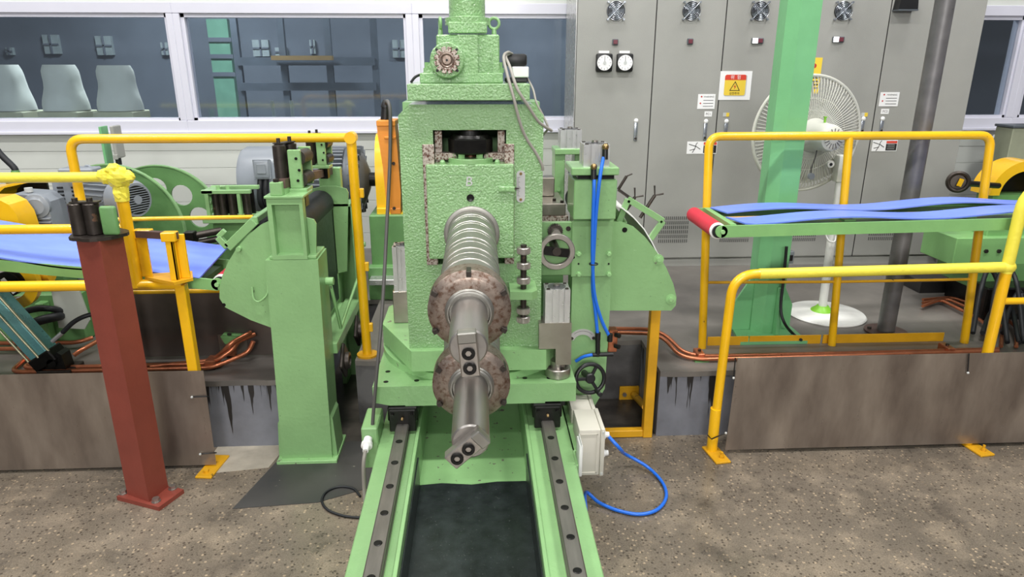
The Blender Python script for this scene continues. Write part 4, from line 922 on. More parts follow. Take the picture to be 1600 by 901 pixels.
for x in (P0.x, at(1520, 700, Z=0).x):
    fp = part('foot_plate', G().obox((x+.01, YF-.045, .006), (.085, .17, .011), Matrix.Rotation(math.radians(8), 3, 'Z'), .002), M_yellow_dirty, fr_)
    part('anchor_bolt', G().hexnut((x+.025, YF-.085, .0115), UP, .013, .014).cyl((x+.025, YF-.085, .02), (x+.025, YF-.085, .045), .007, n=10), M_yellow_dirty, fp, None, 20)
x = at(1520, 700, Z=0).x; part('stub_post', G().cyl((x+.0, YF, .011), (x, YF, .5), .022, n=12), M_yellow, fr_)
kp = thing('kick_panel', 'brown-grey stainless kick panel tied to the right front railing', 'panel', (2.2, 3.19, .03))
px0 = at(1128, 702, Z=0).x; zt_ = at(1300, 556, Y=3.195).z
part('sheet', G().add([(px0, 3.193, .025), (4.4, 3.193, .025), (4.4, 3.193, zt_), (px0+.012, 3.193, zt_), (px0, 3.196, .025), (4.4, 3.196, .025), (4.4, 3.196, zt_), (px0+.012, 3.196, zt_)], [(0, 1, 2, 3), (7, 6, 5, 4), (0, 3, 7, 4), (1, 5, 6, 2), (3, 2, 6, 7), (0, 4, 5, 1)]), M_stainless, kp, None, 0)
def tie(kp, pts, end):
    part('zip_tie', G().tube(pts, .0035, 6), M_black, kp, 'black zip tie', 60); e = V(pts[-1]); part('tie_head', G().sphere(e+V((0, -.002, 0)), .007, 8, 6), M_grey_tag, kp, None, 60)
tie(kp, [at(1149, 559, Y=3.186), at(1146, 590, Y=3.186)], 0); tie(kp, [at(1514, 552, Y=3.186), at(1512, 582, Y=3.186)], 0)
tie(kp, [V((P0.x-.03, YF+.0, .10)), V((P0.x-.02, YF-.034, .095)), at(1134, 676, Y=3.186)], 0)
# ---- yellow railing foot in the recess
q = at(1010, 680, Z=0); Yq = q.y
rp = thing('recess_rail', 'dirty yellow square-tube frame standing in the dark recess', 'railing', (q.x, Yq, 0))
part('post', G().box(q.x-.026, q.x+.026, Yq-.026, Yq+.026, 0, az(470, Yq, 1012), .003), M_yellow_dirty, rp)
part('foot_bar', G().box(ax(938, 678, Yq), q.x-.026, Yq-.022, Yq+.022, .003, .045, .003), M_yellow_dirty, rp)
a = at(992, 620, Y=3.80); part('brace', G().cyl((a.x, 3.83, a.z), (q.x-.01, Yq+.02, .17), .021, n=14), M_yellow_dirty, rp)
fpz = part('wall_flange', G().box(ax(967, 622, 3.855)-.0, ax(1000, 622, 3.855), 3.845, 3.858, a.z-.05, a.z+.05, .002), M_yellow_dirty, rp); part('anchor_bolt', G().hexnut((ax(975, 622, 3.845), 3.845, a.z), (0, -1, 0), .014, .016), M_steel, fpz, None, 20)

# ---- mint green building column
gc_ = at(1195, 531, Z=PZ); cx0 = at(1183, 470, Y=3.885).x; cy = 3.885
col = thing('building_column', 'mint green steel building column with gusseted base plate', 'column', (cx0+.08, cy+.08, PZ))
wd = .168
part('shaft', G().prism([(cx0, cy+.055), (cx0+.055, cy), (cx0+wd, cy), (cx0+wd, cy+.16), (cx0, cy+.16)], (0, 0, PZ+.02), (1, 0, 0), (0, 1, 0), (0, 0, 3.4)), M_green_mint, col, None, 20)
bp = [at(1138, 503, Z=PZ+.02), at(1228, 503, Z=PZ+.02), at(1262, 532, Z=PZ+.02), at(1157, 534, Z=PZ+.02)]
part('base_plate', G().prism([(p.x, p.y) for p in bp], (0, 0, PZ), (1, 0, 0), (0, 1, 0), (0, 0, .02)), M_green_mint, col, None, 20)
def gus(name, pts, d): part('gusset', G().prism(pts, *name, d), M_green_mint, col, None, 0)
zb_ = PZ+.02
gus(((0, cy+.07, 0), (1, 0, 0), (0, 0, 1)), [(cx0-.12, zb_), (cx0, zb_), (cx0, zb_+.34), (cx0-.02, zb_+.34), (cx0-.12, zb_+.16)], (0, .016, 0))
gus(((0, cy+.07, 0), (1, 0, 0), (0, 0, 1)), [(cx0+wd+.09, zb_), (cx0+wd, zb_), (cx0+wd, zb_+.30), (cx0+wd+.02, zb_+.30), (cx0+wd+.09, zb_+.16)], (0, .016, 0))
gus(((cx0+.115, 0, 0), (0, 1, 0), (0, 0, 1)), [(cy, zb_), (cy-.055, zb_), (cy-.055, zb_+.17), (cy-.02, zb_+.30), (cy, zb_+.30)], (.016, 0, 0))
for px, py in ((1170, 531), (1236, 530), (1172, 512)):
    q = at(px, py-4, Z=PZ+.02); part('anchor_bolt', G().hexnut((q.x, q.y, PZ+.02), UP, .012, .014), M_green_mint, col, None, 20)
cable('column_cable', [at(1229, 385, Y=3.84), at(1225, 430, Y=3.84), at(1220, 480, Y=3.82), at(1226, 505, Y=3.78), at(1240, 522, Z=PZ+.03), at(1252, 531, Z=PZ+.03)], .009, M_rubber, 'black cable running down the mint green column to its base plate')
sx = thing('column_switch', 'small grey and black switch on the back edge of the mint column', 'switch', at(1233, 412, Y=3.98)); p, q = at(1228, 393, Y=3.98), at(1237, 412, Y=3.98)
part('switch_body', G().box(p.x, q.x+.01, 3.98, 4.02, q.z, p.z, .003), M_motor, sx); part('switch_rocker', G().box(p.x+.005, q.x, 3.972, 3.98, q.z+.02, p.z-.02, .002), M_black, sx)
# ---- grey pipe post
q = at(1384, 521, Z=PZ); q.y += .025; q.x += .012
pp = thing('pipe_post', 'scuffed grey steel pipe post on a round brown plate', 'post', (q.x, q.y, PZ))
part('pipe', G().cyl((q.x, q.y, PZ+.012), (q.x, q.y, 3.6), .051, n=28), M_pipe, pp)
bpl = part('round_plate', G().cyl((q.x, q.y, PZ), (q.x, q.y, PZ+.012), .125, n=40), M_plate_rust, pp, 'round brown base plate')
for a in (40, 160, 280): part('anchor_bolt', G().hexnut((q.x+.095*math.cos(math.radians(a)), q.y+.095*math.sin(math.radians(a)), PZ+.012), UP, .012, .014), M_steel_dark, bpl, None, 20)

# ---- pedestal fan
fb = at(1284, 487, Z=PZ+.02)
fan = thing('pedestal_fan', 'tall white pedestal fan with round base behind the mint column', 'fan', (fb.x, fb.y, PZ))
part('base_disc', G().lathe((fb.x+.03, fb.y, PZ), UP, [(0, 0), (0, .245), (.008, .25), (.016, .243), (.03, .12), (.034, .05), (.034, 0)], 56), M_fan_pole, fan, 'round white base disc')
part('base_collar', G().lathe((fb.x, fb.y, PZ+.026), UP, [(0, 0), (0, .075), (.012, .07), (.03, .045), (.04, .038), (.04, 0)], 32), M_fan_green, fan, 'lime green collar')
zfc = at(1260, 209, Y=fb.y).z
part('pole', G().tube([(fb.x, fb.y, PZ+.05), (fb.x-.01, fb.y, 1.02)], .027, 20), M_fan_pole, fan, None, 60)
part('height_collar', G().lathe((fb.x-.01, fb.y, .985), UP, [(0, 0), (0, .032), (.01, .036), (.05, .036), (.06, .028), (.06, 0)], 24), M_fan_green, fan)
part('upper_pole', G().tube([(fb.x-.01, fb.y, 1.02), (fb.x-.015, fb.y, zfc-.2)], .019, 16), M_fan_pole, fan, None, 60)
fd = V((.07, -1.0, .0)).normalized()       # from the grille towards the motor
gcx = at(1260, 209, Y=fb.y+.10); c = gcx; R = .355
mc = c+fd*.12
part('neck', G().box(fb.x-.05, fb.x+.03, fb.y-.035, fb.y+.035, zfc-.30, zfc-.13, .012, 2), M_fanwhite, fan)
q = at(1296, 256, Y=fb.y-.05); part('tilt_knob', G().cyl(q, q+V((0, -.02, 0)), .022, n=18), M_fanwhite, fan); part('tilt_pin', G().cyl(q+V((0, -.02, 0)), q+V((0, -.022, 0)), .01, n=12), M_black, fan)
part('motor_housing', G().lathe(c+fd*.05, fd, [(0, 0), (0, .1), (.02, .107), (.06, .1), (.1, .086), (.22, .08), (.25, .072), (.262, .05), (.262, 0)], 36), M_fanwhite, fan, 'cream motor housing')
g = G(); u_, v_, w_ = frame(fd)
for k in range(16):
    a = 2*math.pi*k/16; d = u_*math.cos(a)+v_*math.sin(a); g.beam(c+fd*.313+d*.03, c+fd*.313+d*.06, .004, .002, fd)
part('motor_vent', g, M_vent, fan, None, 0)
q = c+fd*.19+V((0, 0, .084)); part('oscillation_knob', G().cyl(q, q+V((0, 0, .03)), .007, n=10).cyl(q+V((0, 0, .03)), q+V((0, 0, .036)), .011, n=12), M_fan_green, fan)
def cage(sgn, n, depth, r0):
    g = G()
    for k in range(n):
        a = 2*math.pi*k/n; d = u_*math.cos(a)+v_*math.sin(a)
        pts = [c+d*(R*t)+fd*(sgn*depth*math.cos(t*math.pi/2)**.7) for t in (r0, .55, .75, .9, 1.0)]
        g.tube(pts, .0024, 4, cap=False)
    return g
part('rear_guard_wires', cage(1, 96, .09, .3), M_fanwhite, fan, 'fine wire guard', 60, 'stuff')
part('front_guard_wires', cage(-1, 96, .09, .15), M_fanwhite, fan, 'fine wire guard', 60, 'stuff')
part('guard_rim', G().torus(c, fd, R, .011, 64, 10), M_fanwhite, fan, 'thick white guard rim', 60)
for rr_, dp in ((.62, .052), (.42, .07)): part('guard_ring', G().torus(c+fd*dp, fd, R*rr_, .003, 48, 6).torus(c-fd*dp, fd, R*rr_, .003, 48, 6), M_fanwhite, fan, None, 60)
M_blade = bpy.data.materials.new('milky_blade'); M_blade.use_nodes = True; nt = M_blade.node_tree; b = nt.nodes['Principled BSDF']; b.inputs['Base Color'].default_value = lin((190, 190, 182)); b.inputs['Roughness'].default_value = .4; b.inputs['Alpha'].default_value = .8
part('blade_hub', G().cyl(c-fd*.03, c+fd*.03, .05, n=24), M_fanwhite, fan)
for k in range(4):
    a0 = k*math.pi/2+.4; vs_ = []; fs_ = []
    for i in range(7):
        r = .045+(R*.9-.045)*i/6; wdt = .75-.12*i/6
        for j in range(5):
            a = a0+wdt*(j/4-.5)*1.5; d = u_*math.cos(a)+v_*math.sin(a); vs_.append(c+d*r+fd*(.03*(j/4-.5)*2))
    for s_ in (0, 1):
        for i in range(6):
            for j in range(4): 
                o = i*5+j; fs_.append((o, o+1, o+6, o+5))
        break
    nv = len(vs_); vs2 = vs_+[p+fd*.003 for p in vs_]; fs2 = fs_+[tuple(i+nv for i in reversed(f)) for f in fs_]
    part('blade', G().add(vs2, fs2), M_blade, fan, None, 60)
e = c+fd*.06
part('cord', G().tube(spline([at(1278, 226, Y=fb.y-.06), at(1274, 245, Y=fb.y-.06), at(1268, 262, Y=fb.y-.055), at(1267, 273, Y=fb.y-.05)], 6), .004, 8), M_cable_dk, fan, None, 60)
q = at(1267, 275, Y=fb.y-.05); part('plug', G().lathe(q+V((0, .012, 0)), (0, -1, 0), [(0, 0), (0, .018), (.01, .021), (.024, .02), (.026, .012), (.026, 0)], 20), M_motor, fan)
part('cord_loop', G().tube(spline([at(1290, 366, Y=fb.y-.04), at(1295, 376, Y=fb.y-.05), at(1304, 377, Y=fb.y-.05), at(1306, 368, Y=fb.y-.04)], 6), .005, 8), M_white, fan, None, 60)
# ---- control cabinets
YC = 5.45
edges = [ax(897, 200, YC), ax(1015, 200, YC), ax(1119, 200, YC), ax(1240, 200, YC), ax(1363, 200, YC), ax(1505, 200, YC)]
labs = ['grey control cabinet with two round dials beside the window', 'grey control cabinet with a warning notice and single lamp', 'grey control cabinet bearing the red and yellow danger sign',
        'grey control cabinet behind the pedestal fan', 'grey control cabinet at the far end behind the pipe post']
cabs = []
for i in range(5):
    x0, x1 = edges[i], edges[i+1]
    t = thing('control_cabinet', labs[i], 'cabinet', ((x0+x1)/2, YC+.25, PZ), 'row of grey control cabinets'); cabs.append(t)
    part('cabinet_body', G().box(x0+.001, x1-.001, YC+.022, YC+.60, PZ+.06, 2.9), M_cab, t, None, 0)
    part('cabinet_door', G().box(x0+.003, x1-.003, YC, YC+.02, PZ+.075, 2.89, .003), M_cab, t)
    part('cabinet_plinth', G().box(x0, x1, YC+.012, YC+.6, PZ, PZ+.06), M_cab, t, None, 0)
    part('door_seam', G().box(x0-.0, x0+.003, YC+.001, YC+.02, PZ+.07, 2.89), M_cab_dk, t, None, 0)
    g = G(); vx = at((1030, 1127, 1233, 1361, 1420)[max(0, i-1)] if i else 900, 340, Y=YC).x if i else None
    if i:
        z0 = at(1055, 338, Y=YC).z
        for r in range(6):
            for k in range(15):
                xx = vx+.004+k*(.25/15); zz = z0-r*.0385; g.box(xx, xx+.009, YC-.0012, YC+.004, zz-.028, zz)
        part('vent_slots', g, M_vent, t, 'rows of small vent slots', 0, 'stuff')
part('cabinet_side', G().box(edges[0]-.006, edges[0], YC+.005, YC+.6, PZ+.06, 2.9), M_cab_silver, cabs[0], 'brighter side panel', 0)
def D(i): return cabs[i]
def which(px): 
    x = ax(px, 100, YC); return cabs[max(0, min(4, sum(1 for e in edges[1:-1] if x > e)))]
# round cabinet fans
for j, px in enumerate((962, 1080, 1187, 1317)):
    q = at(px, 17, Y=YC); cabp = which(px); r = .067
    t = part('vent_fan', G().cyl(q, q+V((0, -.008, 0)), r, n=30), M_black, cabp, 'round vent fan with wire finger guard')
    part('fan_hub', G().cyl(q+V((0, -.008, 0)), q+V((0, -.014, 0)), .025, n=20), M_motor, t)
    for k in range(5):
        a = k*2*math.pi/5; part('fan_blade', G().obox(q+V((.042*math.cos(a), -.011, .042*math.sin(a))), (.036, .003, .026), Matrix.Rotation(-a, 3, 'Y')), M_motor_dk, t, None, 0)
    for R_ in (.030, .042, .054, .066): part('guard_ring', G().torus(q+V((0, -.022, 0)), (0, 1, 0), R_, .0016, 28, 5), M_chrome, t, None, 60)
    for a in (45, 135):
        d = V((math.cos(math.radians(a)), 0, math.sin(math.radians(a)))); part('guard_bar', G().tube([q+V((0, -.025, 0))-d*.085, q+V((0, -.025, 0))+d*.085], .003, 6), M_chrome, t, None, 60)
        for s_ in (-1, 1): part('guard_screw', G().cyl(q+d*.085*s_, q+d*.085*s_+V((0, -.028, 0)), .007, n=8), M_chrome, t)
for px, py, lit in ((961, 66, 0), (1078, 65, 0), (1183, 64, 1), (1309, 62, 1)):
    q = at(px, py, Y=YC); cabp = which(px)
    t = part('indicator', G().box(q.x-(.045 if lit else .022), q.x+(.045 if lit else .022), YC-.016, YC, q.z-.02, q.z+.022, .003), M_motor_dk, cabp, 'small indicator lamp block')
    xx = q.x+(.02 if lit else 0); part('red_lens', G().box(xx-.016, xx+.016, YC-.022, YC-.016, q.z-.014, q.z+.016, .002), M_lampred, t)
    if lit: part('white_lens', G().box(q.x-.042, q.x-.002, YC-.024, YC-.016, q.z-.018, q.z+.02, .002), M_lampglow, t, 'glowing white lens')
for k, px in enumerate((943, 975)):
    q = at(px, 98, Y=YC); t = part('dial_meter', G().box(q.x-.062, q.x+.062, YC-.045, YC, q.z-.066, q.z+.066, .012, 2), M_black, cabs[0], 'square black panel meter with round white dial')
    f = YC-.046
    part('dial_face', G().cyl((q.x, f+.001, q.z), (q.x, f-.002, q.z), .056, n=36), M_sign_white, t)
    g = G()
    for j in range(12):
        a = math.radians(30*j); d = V((math.sin(a), 0, math.cos(a))); g.beam(V((q.x, f-.0025, q.z))+d*.040, V((q.x, f-.0025, q.z))+d*.050, .0025, .001, (0, 1, 0))
    part('dial_ticks', g, M_needle, t, None, 0)
    part('dial_needle', G().box(q.x-.0015, q.x+.0015, f-.004, f-.0025, q.z, q.z+.04), M_needle, t, None, 0); part('dial_boss', G().cyl((q.x, f-.002, q.z), (q.x, f-.006, q.z), .012, n=16), M_grey_tag, t)
    part('meter_tag', G().box(q.x-.04, q.x+.04, YC-.004, YC, q.z+.068, q.z+.086), M_sign_white, t, None, 0)
# door handles
for px, top, bot in ((994, 186, 220), (1103, 187, 219), (1135, 187, 212), (1349, 183, 208), (1379, 183, 208)):
    p, q = at(px, top, Y=YC), at(px-1, bot, Y=YC); cabp = which(px)
    h = part('door_handle', G().box(p.x-.014, p.x+.014, YC-.012, YC, q.z, p.z-.02, .006, 2), M_chrome, cabp, 'chrome swing handle'); part('handle_cap', G().sphere((p.x, YC-.006, p.z-.012), .018, 12, 8, (1, .7, 1)), M_sign_white, h, None, 60); part('key_lock', G().cyl((p.x, YC-.012, q.z+.02), (p.x, YC-.018, q.z+.02), .009, n=12), M_steel_dark, h)
# signs
EX, EZ = (1, 0, 0), (0, 0, 1)
def plate(px0, py0, px1, py1, m, parent, name, lab, th=.003, Y=YC):
    p, q = at(px0, py0, Y=Y), at(px1, py1, Y=Y); return part(name, G().box(p.x, q.x, Y-th, Y-.0001, q.z, p.z), m, parent, lab, 0), p, q
def ink(parent, name, x0, x1, z0, z1, m, th): part(name, G().box(x0, x1, YC-th, YC-th+.0008, z0, z1), m, parent, None, 0)
def wr(parent, txt, x, z, size, m, th): part('lettering', textg(txt, (x, YC-th, z), EX, EZ, size, .0006), m, parent, None, 0)
s, p, q = plate(1126, 111, 1171, 156, M_sign_white, cabs[2], 'danger_sign', 'red and yellow danger notice on white paper')
cxn = (p.x+q.x)/2-.003; rw = .083; zt2, zb2 = p.z-.026, q.z+.034
part('sign_shadow_edge', G().prism(circ(cxn+rw-.015+.008, zb2+.015-.006, .015, 6, 270, 360)+circ(cxn+rw-.015+.008, zt2-.015, .015, 6, 0, 90)+circ(cxn-rw+.015, zt2-.015, .015, 6, 90, 180)+circ(cxn-rw+.015, zb2+.015-.006, .015, 6, 180, 270), (0, YC-.0038, 0), EX, EZ, (0, .0008, 0)), M_grey_tag, s, None, 0)
part('sign_panel', G().prism(circ(cxn+rw-.015, zb2+.015, .015, 6, 270, 360)+circ(cxn+rw-.015, zt2-.015, .015, 6, 0, 90)+circ(cxn-rw+.015, zt2-.015, .015, 6, 90, 180)+circ(cxn-rw+.015, zb2+.015, .015, 6, 180, 270), (0, YC-.0046, 0), EX, EZ, (0, .0012, 0)), M_sign_yellow, s, None, 0)
zr2 = zt2-.04
part('sign_header', G().prism([(cxn+rw, zr2)]+circ(cxn+rw-.015, zt2-.015, .015, 6, 0, 90)+circ(cxn-rw+.015, zt2-.015, .015, 6, 90, 180)+[(cxn-rw, zr2)], (0, YC-.0052, 0), EX, EZ, (0, .001, 0)), M_sign_red, s, None, 0)
wr(s, '위  험', cxn, zr2+.019, .034, M_sign_white, .0054)
tz = zr2-.008
part('sign_triangle', G().prism([[(cxn-.042, tz-.072), (cxn+.042, tz-.072), (cxn, tz)], [(cxn-.033, tz-.067), (cxn, tz-.010), (cxn+.033, tz-.067)]], (0, YC-.0052, 0), EX, EZ, (0, .0008, 0)), M_ink, s, None, 0)
part('sign_bolt', G().prism([(cxn+.004, tz-.022), (cxn-.011, tz-.044), (cxn-.001, tz-.042), (cxn-.005, tz-.062), (cxn+.011, tz-.038), (cxn+.001, tz-.040)], (0, YC-.0052, 0), EX, EZ, (0, .0008, 0)), M_ink_red, s, None, 0)
wr(s, '감전주의', cxn, zb2+.014, .022, M_ink, .0054)
for px0, py0, px1, py1, cab_ in ((1091, 147, 1116, 170, cabs[1]), (1376, 144, 1402, 166, cabs[4])):
    s, p, q = plate(px0, py0, px1, py1, M_sign_white, cab_, 'warning_notice', 'small white warning notice')
    w_ = q.x-p.x; wr(s, 'WARNING', p.x+w_*.62, p.z-.02, .017, M_ink, .0036)
    for fz, fx in ((.17, .2), (.62, .16)): zc_ = p.z-(p.z-q.z)*fz; part('red_diamond', G().prism([(p.x+w_*fx-.008, zc_), (p.x+w_*fx, zc_-.008), (p.x+w_*fx+.008, zc_), (p.x+w_*fx, zc_+.008)], (0, YC-.0036, 0), EX, EZ, (0, .0006, 0)), M_ink_red, s, None, 0)
    for fz in (.42, .62, .82): zc_ = p.z-(p.z-q.z)*fz; ink(s, 'text_line', p.x+w_*.32, p.x+w_*.9, zc_-.002, zc_+.002, M_ink, .0036)
for px0, py0, px1, py1, cab_, tx in ((1101, 174, 1112, 182, cabs[1], 'PC1'), (1377, 170, 1388, 178, cabs[4], 'PC2')):
    s, p, q = plate(px0, py0, px1, py1, M_sign_white, cab_, 'name_tag', 'small white cabinet tag'); wr(s, tx, (p.x+q.x)/2, (p.z+q.z)/2, .024, M_needle, .0036)
for px, py, cab_ in ((1135, 179, cabs[2]), (1351, 179, cabs[3])):
    s, p, q = plate(px-5, py-3, px+4, py+3, M_grey_tag, cab_, 'tape_tag', 'grey and yellow sticker'); ink(s, 'yellow_half', (p.x+q.x)/2, q.x, q.z, p.z, M_sign_yellow, .0036)
for px0, py0, px1, py1, cab_ in ((1074, 221, 1119, 240, cabs[1]), (1364, 219, 1400, 236, cabs[4])):
    s, p, q = plate(px0, py0, px1, py1, M_sign_white, cab_, 'shock_notice', 'white notice with a falling figure and black text block')
    w_ = q.x-p.x; h_ = p.z-q.z; fx = p.x+w_*.26; zc_ = (p.z+q.z)/2
    ink(s, 'red_band', p.x+w_*.55, q.x-.004, p.z-h_*.28, p.z-.006, M_sign_red, .0036); ink(s, 'text_block', p.x+w_*.55, q.x-.004, q.z+.006, p.z-h_*.32, M_ink, .0036)
    for k in range(3): ink(s, 'text_line', p.x+w_*.6, p.x+w_*.9, q.z+.018+k*h_*.17, q.z+.021+k*h_*.17, M_grey_tag, .004)
    g = G()
    for a, b_ in (((-.05, .028), (.01, .01)), ((.01, .01), (.045, -.012)), ((.01, .03), (.0, -.01)), ((0, -.01), (-.04, -.02)), ((0, -.01), (-.018, -.04)), ((.01, .03), (.02, .04))):
        g.beam((fx+a[0], YC-.0036, zc_+a[1]), (fx+b_[0], YC-.0036, zc_+b_[1]), .005, .0008, (0, 1, 0))
    part('falling_figure', g, M_ink, s, None, 0)
s, p, q = plate(1262, 90, 1278, 146, M_sign_yellow, cabs[3], 'yellow_sticker', 'tall yellow warning sticker'); cxm = (p.x+q.x)/2
part('red_mark', G().cyl((cxm+.0, YC-.003, p.z-.06), (cxm, YC-.0038, p.z-.06), .018, n=16), M_ink_red, s)
for k in range(5): ink(s, 'text_line', p.x+.012, q.x-.012, p.z-.13-k*.025, p.z-.12-k*.025, M_ink, .0036)
p, q = at(1398, -6, Y=YC), at(1422, 18, Y=YC)
bl_ = thing('work_lamp', 'black box lamp fixed high on the end cabinet', 'lamp', ((p.x+q.x)/2, YC, q.z)); part('lamp_body', G().prism([(p.x-.0, q.z+.01), (q.x+.01, q.z+.01), (q.x, p.z), (p.x+.01, p.z)], (0, YC-.08, 0), EX, EZ, (0, .08, 0)), M_black, bl_, None, 0)
part('lamp_lip', G().box(p.x-.004, q.x+.012, YC-.084, YC, q.z, q.z+.01), M_motor_dk, bl_, None, 0)

# ---- copper lines on the right plinth
def pipe(pts, r, lab, group, rad=.06): return solo('copper_pipe', G().tube(fillet(pts, rad, 6), r, 10), M_copper, lab, 'pipe', group, 60)
zq = PZ+.03
for k, lab in ((0, 'copper pipe nearest the edge of the right plinth'), (1, 'copper pipe set back on the right plinth beside the railing foot')):
    dy = .045*k
    pts = [at(952, 519+k*-6, Y=3.95), at(1032, 521-k*7, Z=PZ+.08), at(1062+k*6, 556-k*5, Z=PZ+.02), at(1095+k*4, 561-k*5, Z=PZ+.02), at(1300, 556-k*4, Z=PZ+.02), at(1560, 548-k*3, Z=PZ+.02)]
    pipe(pts, .0115, lab, 'copper lines along the right plinth', .14)
for px, py in ((1093, 558), (1480, 549)):
    q = at(px, py, Z=PZ+.01); cp = thing('pipe_clamp', 'copper-brown pipe clamp on the right plinth by the %s' % ('kerb' if px > 1300 else 'drip-stained corner'), 'clamp', (q.x, q.y, PZ), 'pipe clamps on the right plinth')
    part('clamp_block', G().box(q.x-.022, q.x+.022, q.y-.035, q.y+.06, PZ+.004, PZ+.045, .004), M_copper, cp); part('clamp_plate', G().box(q.x-.04, q.x+.04, q.y-.05, q.y+.05, PZ, PZ+.006), M_green_deep, cp); part('clamp_screw', G().hexnut((q.x, q.y+.01, PZ+.045), UP, .01, .01), M_steel_dark, cp, None, 20)
mf = thing('copper_manifold', 'small copper manifold block beside the air tee', 'manifold', at(957, 555, Y=3.32)); p, q = at(951, 516, Y=3.32), at(961, 550, Y=3.32)
part('manifold_block', G().box(p.x, q.x+.01, 3.32, 3.38, q.z, p.z, .004), M_copper, mf)
for py in (524, 541): z = at(955, py, Y=3.3).z; part('elbow', G().cyl((q.x-.005, 3.31, z), (q.x+.015, 3.29, z), .012, n=12), M_black, mf)
part('manifold_bracket', G().box(cr_-.02, p.x+.01, 3.325, 3.345, q.z+.02, q.z+.06), M_green, mf, None, 0)
for k in range(3):
    pts = [at(1442, 478-k*5, Z=PZ+.03), at(1470+k*9, 468-k*2, Z=PZ+.03), at(1530+k*18, 498-k*3, Z=PZ+.03), at(1545+k*22, 512, Z=PZ+.03), at(1540+k*24, 541, Z=PZ+.02)]
    pipe(pts, .011, ['copper pipe winding towards the railing post by the dark plates', 'copper pipe beside the winding one by the dark plates', 'outermost copper pipe curling down by the green press base'][k], 'copper lines by the far right machine', .06)
# ---- far right machine
M_dkplate = mat('dark_steel_plate', (58, 56, 56), .4, .5, var=.2, vscale=5)
pg = thing('press_base', 'green press base with bolted blocks behind the right railing post', 'machine', at(1580, 480, Z=PZ))
y0 = 3.95
def bxp(pa, pb, Y, dep, m, name, lab=None, bev=.005):
    p, q = at(*pa, Y=Y), at(*pb, Y=Y); return part(name, G().box(p.x, q.x, Y, Y+dep, q.z, p.z, bev), m, pg, lab)
bxp((1496, 372), (1690, 412), 4.25, .35, M_green_frame, 'upper_block'); bxp((1545, 352), (1700, 372), 4.3, .3, M_green_frame, 'top_plate')
bxp((1520, 412), (1700, 445), 4.25, .35, M_green_deep, 'mid_block')
p = at(1530, 430, Y=4.3); part('base_frame', G().box(p.x, p.x+1.2, 4.3, 4.6, PZ, p.z+.02, .004), M_black_oil, pg, 'black oily base')
for px in (1540, 1560, 1580): q = at(px, 392, Y=4.25); part('bolt', G().hexnut(q, (0, -1, 0), .014, .012), M_steel_dark, pg, None, 20)
yg = thing('belt_guard', 'round-topped yellow guard with dark opening behind the right conveyor', 'guard', at(1585, 300, Y=4.6))
q = at(1598, 305, Y=4.6); 
g = G().prism(circ(q.x, q.z, .24, 24, 0, 180)+circ(q.x, q.z, .17, 24, 180, 0), (0, 4.6, 0), EX, EZ, (0, .2, 0)); part('guard_hood', g, M_guard, yg, None, 40)
part('guard_back', G().prism(circ(q.x, q.z, .20, 24, 0, 180), (0, 4.75, 0), EX, EZ, (0, .03, 0)), M_black_oil, yg, None, 20); part('guard_stand', G().box(q.x-.2, q.x+.2, 4.62, 4.78, PZ, q.z), M_green_deep, yg)
hwb = thing('black_valve_wheel', 'dark round valve wheel with yellow mark behind the blue belts', 'handwheel', at(1497, 295, Y=4.4)); q = at(1497, 284, Y=4.4)
part('wheel', G().lathe(q, (-.5, -1, .1), [(-.02, 0), (-.02, .062), (-.01, .072), (.01, .072), (.02, .06), (.016, .05), (.005, .045), (.005, 0)], 30), M_steel_dark, hwb); part('wheel_mark', G().obox(q+V((-.005, -.03, 0)), (.02, .02, .05), Matrix.Rotation(.3, 3, 'Y')), M_guard, hwb, None, 0)
part('spindle', G().cyl(q+V((.02, .02, -.01)), at(1560, 290, Y=4.55), .02, n=14), M_black_oil, hwb)
dp = thing('plate_stack', 'stack of dark steel plates on the floor under the right conveyor', 'plates', at(1510, 450, Z=PZ))
for k, (pa, pb, z, m) in enumerate((((1436, 458), (1530, 440), PZ, M_dkplate), ((1470, 400), (1530, 396), PZ+.1, M_dkplate))):
    a, b_ = at(*pa, Z=z), at(*pb, Z=z); part('steel_plate', G().box(a.x, a.x+.55, a.y, a.y+(.30, .14)[k], z, z+.09, .003), (M_dkplate, M_black_oil)[k], dp)
for k, (px, py, c2) in enumerate(((1545, 480, 1562), (1570, 470, 1588), (1592, 500, 1598), (1560, 512, 1580))):
    cable('black_hose', [at(px-25, 520, Z=PZ+.05), at(px-14, py-20, Y=3.98), at(px, py-60+k*8, Y=4.05), at(c2, py-30, Y=4.0), at(c2+12, 535, Z=PZ+.03)], .014, M_rubber, ['black hydraulic hose arching beside the copper pipes', 'black hydraulic hose arching highest at the press base', 'black hydraulic hose furthest along the press base', 'black hydraulic hose lying low at the press base'][k], 'hose', 'black hoses at the press base')
pb_ = thing('pump_block', 'black oily pump block below the green press base', 'pump', at(1575, 520, Z=PZ)); p, q = at(1555, 455, Y=4.02), at(1640, 520, Y=4.02)
part('pump_body', G().box(p.x, q.x, 4.08, 4.24, PZ, p.z, .01), M_black_oil, pb_); part('pump_motor', G().cyl((p.x+.1, 3.98, PZ+.12), (p.x+.1, 4.08, PZ+.12), .06, n=24), M_steel_dark, pb_)
for px, py in ((1560, 470), (1580, 480), (1595, 462)): q = at(px, py, Y=4.08); part('port_nut', G().hexnut(q, (0, -1, 0), .02, .03), M_steel_dark, pb_, None, 20)
hd_ = thing('white_hood', 'white-topped dark blue drum against the back wall', 'drum', at(1570, 255, Y=5.9)); p, q = at(1556, 222, Y=5.8), at(1590, 248, Y=5.8)
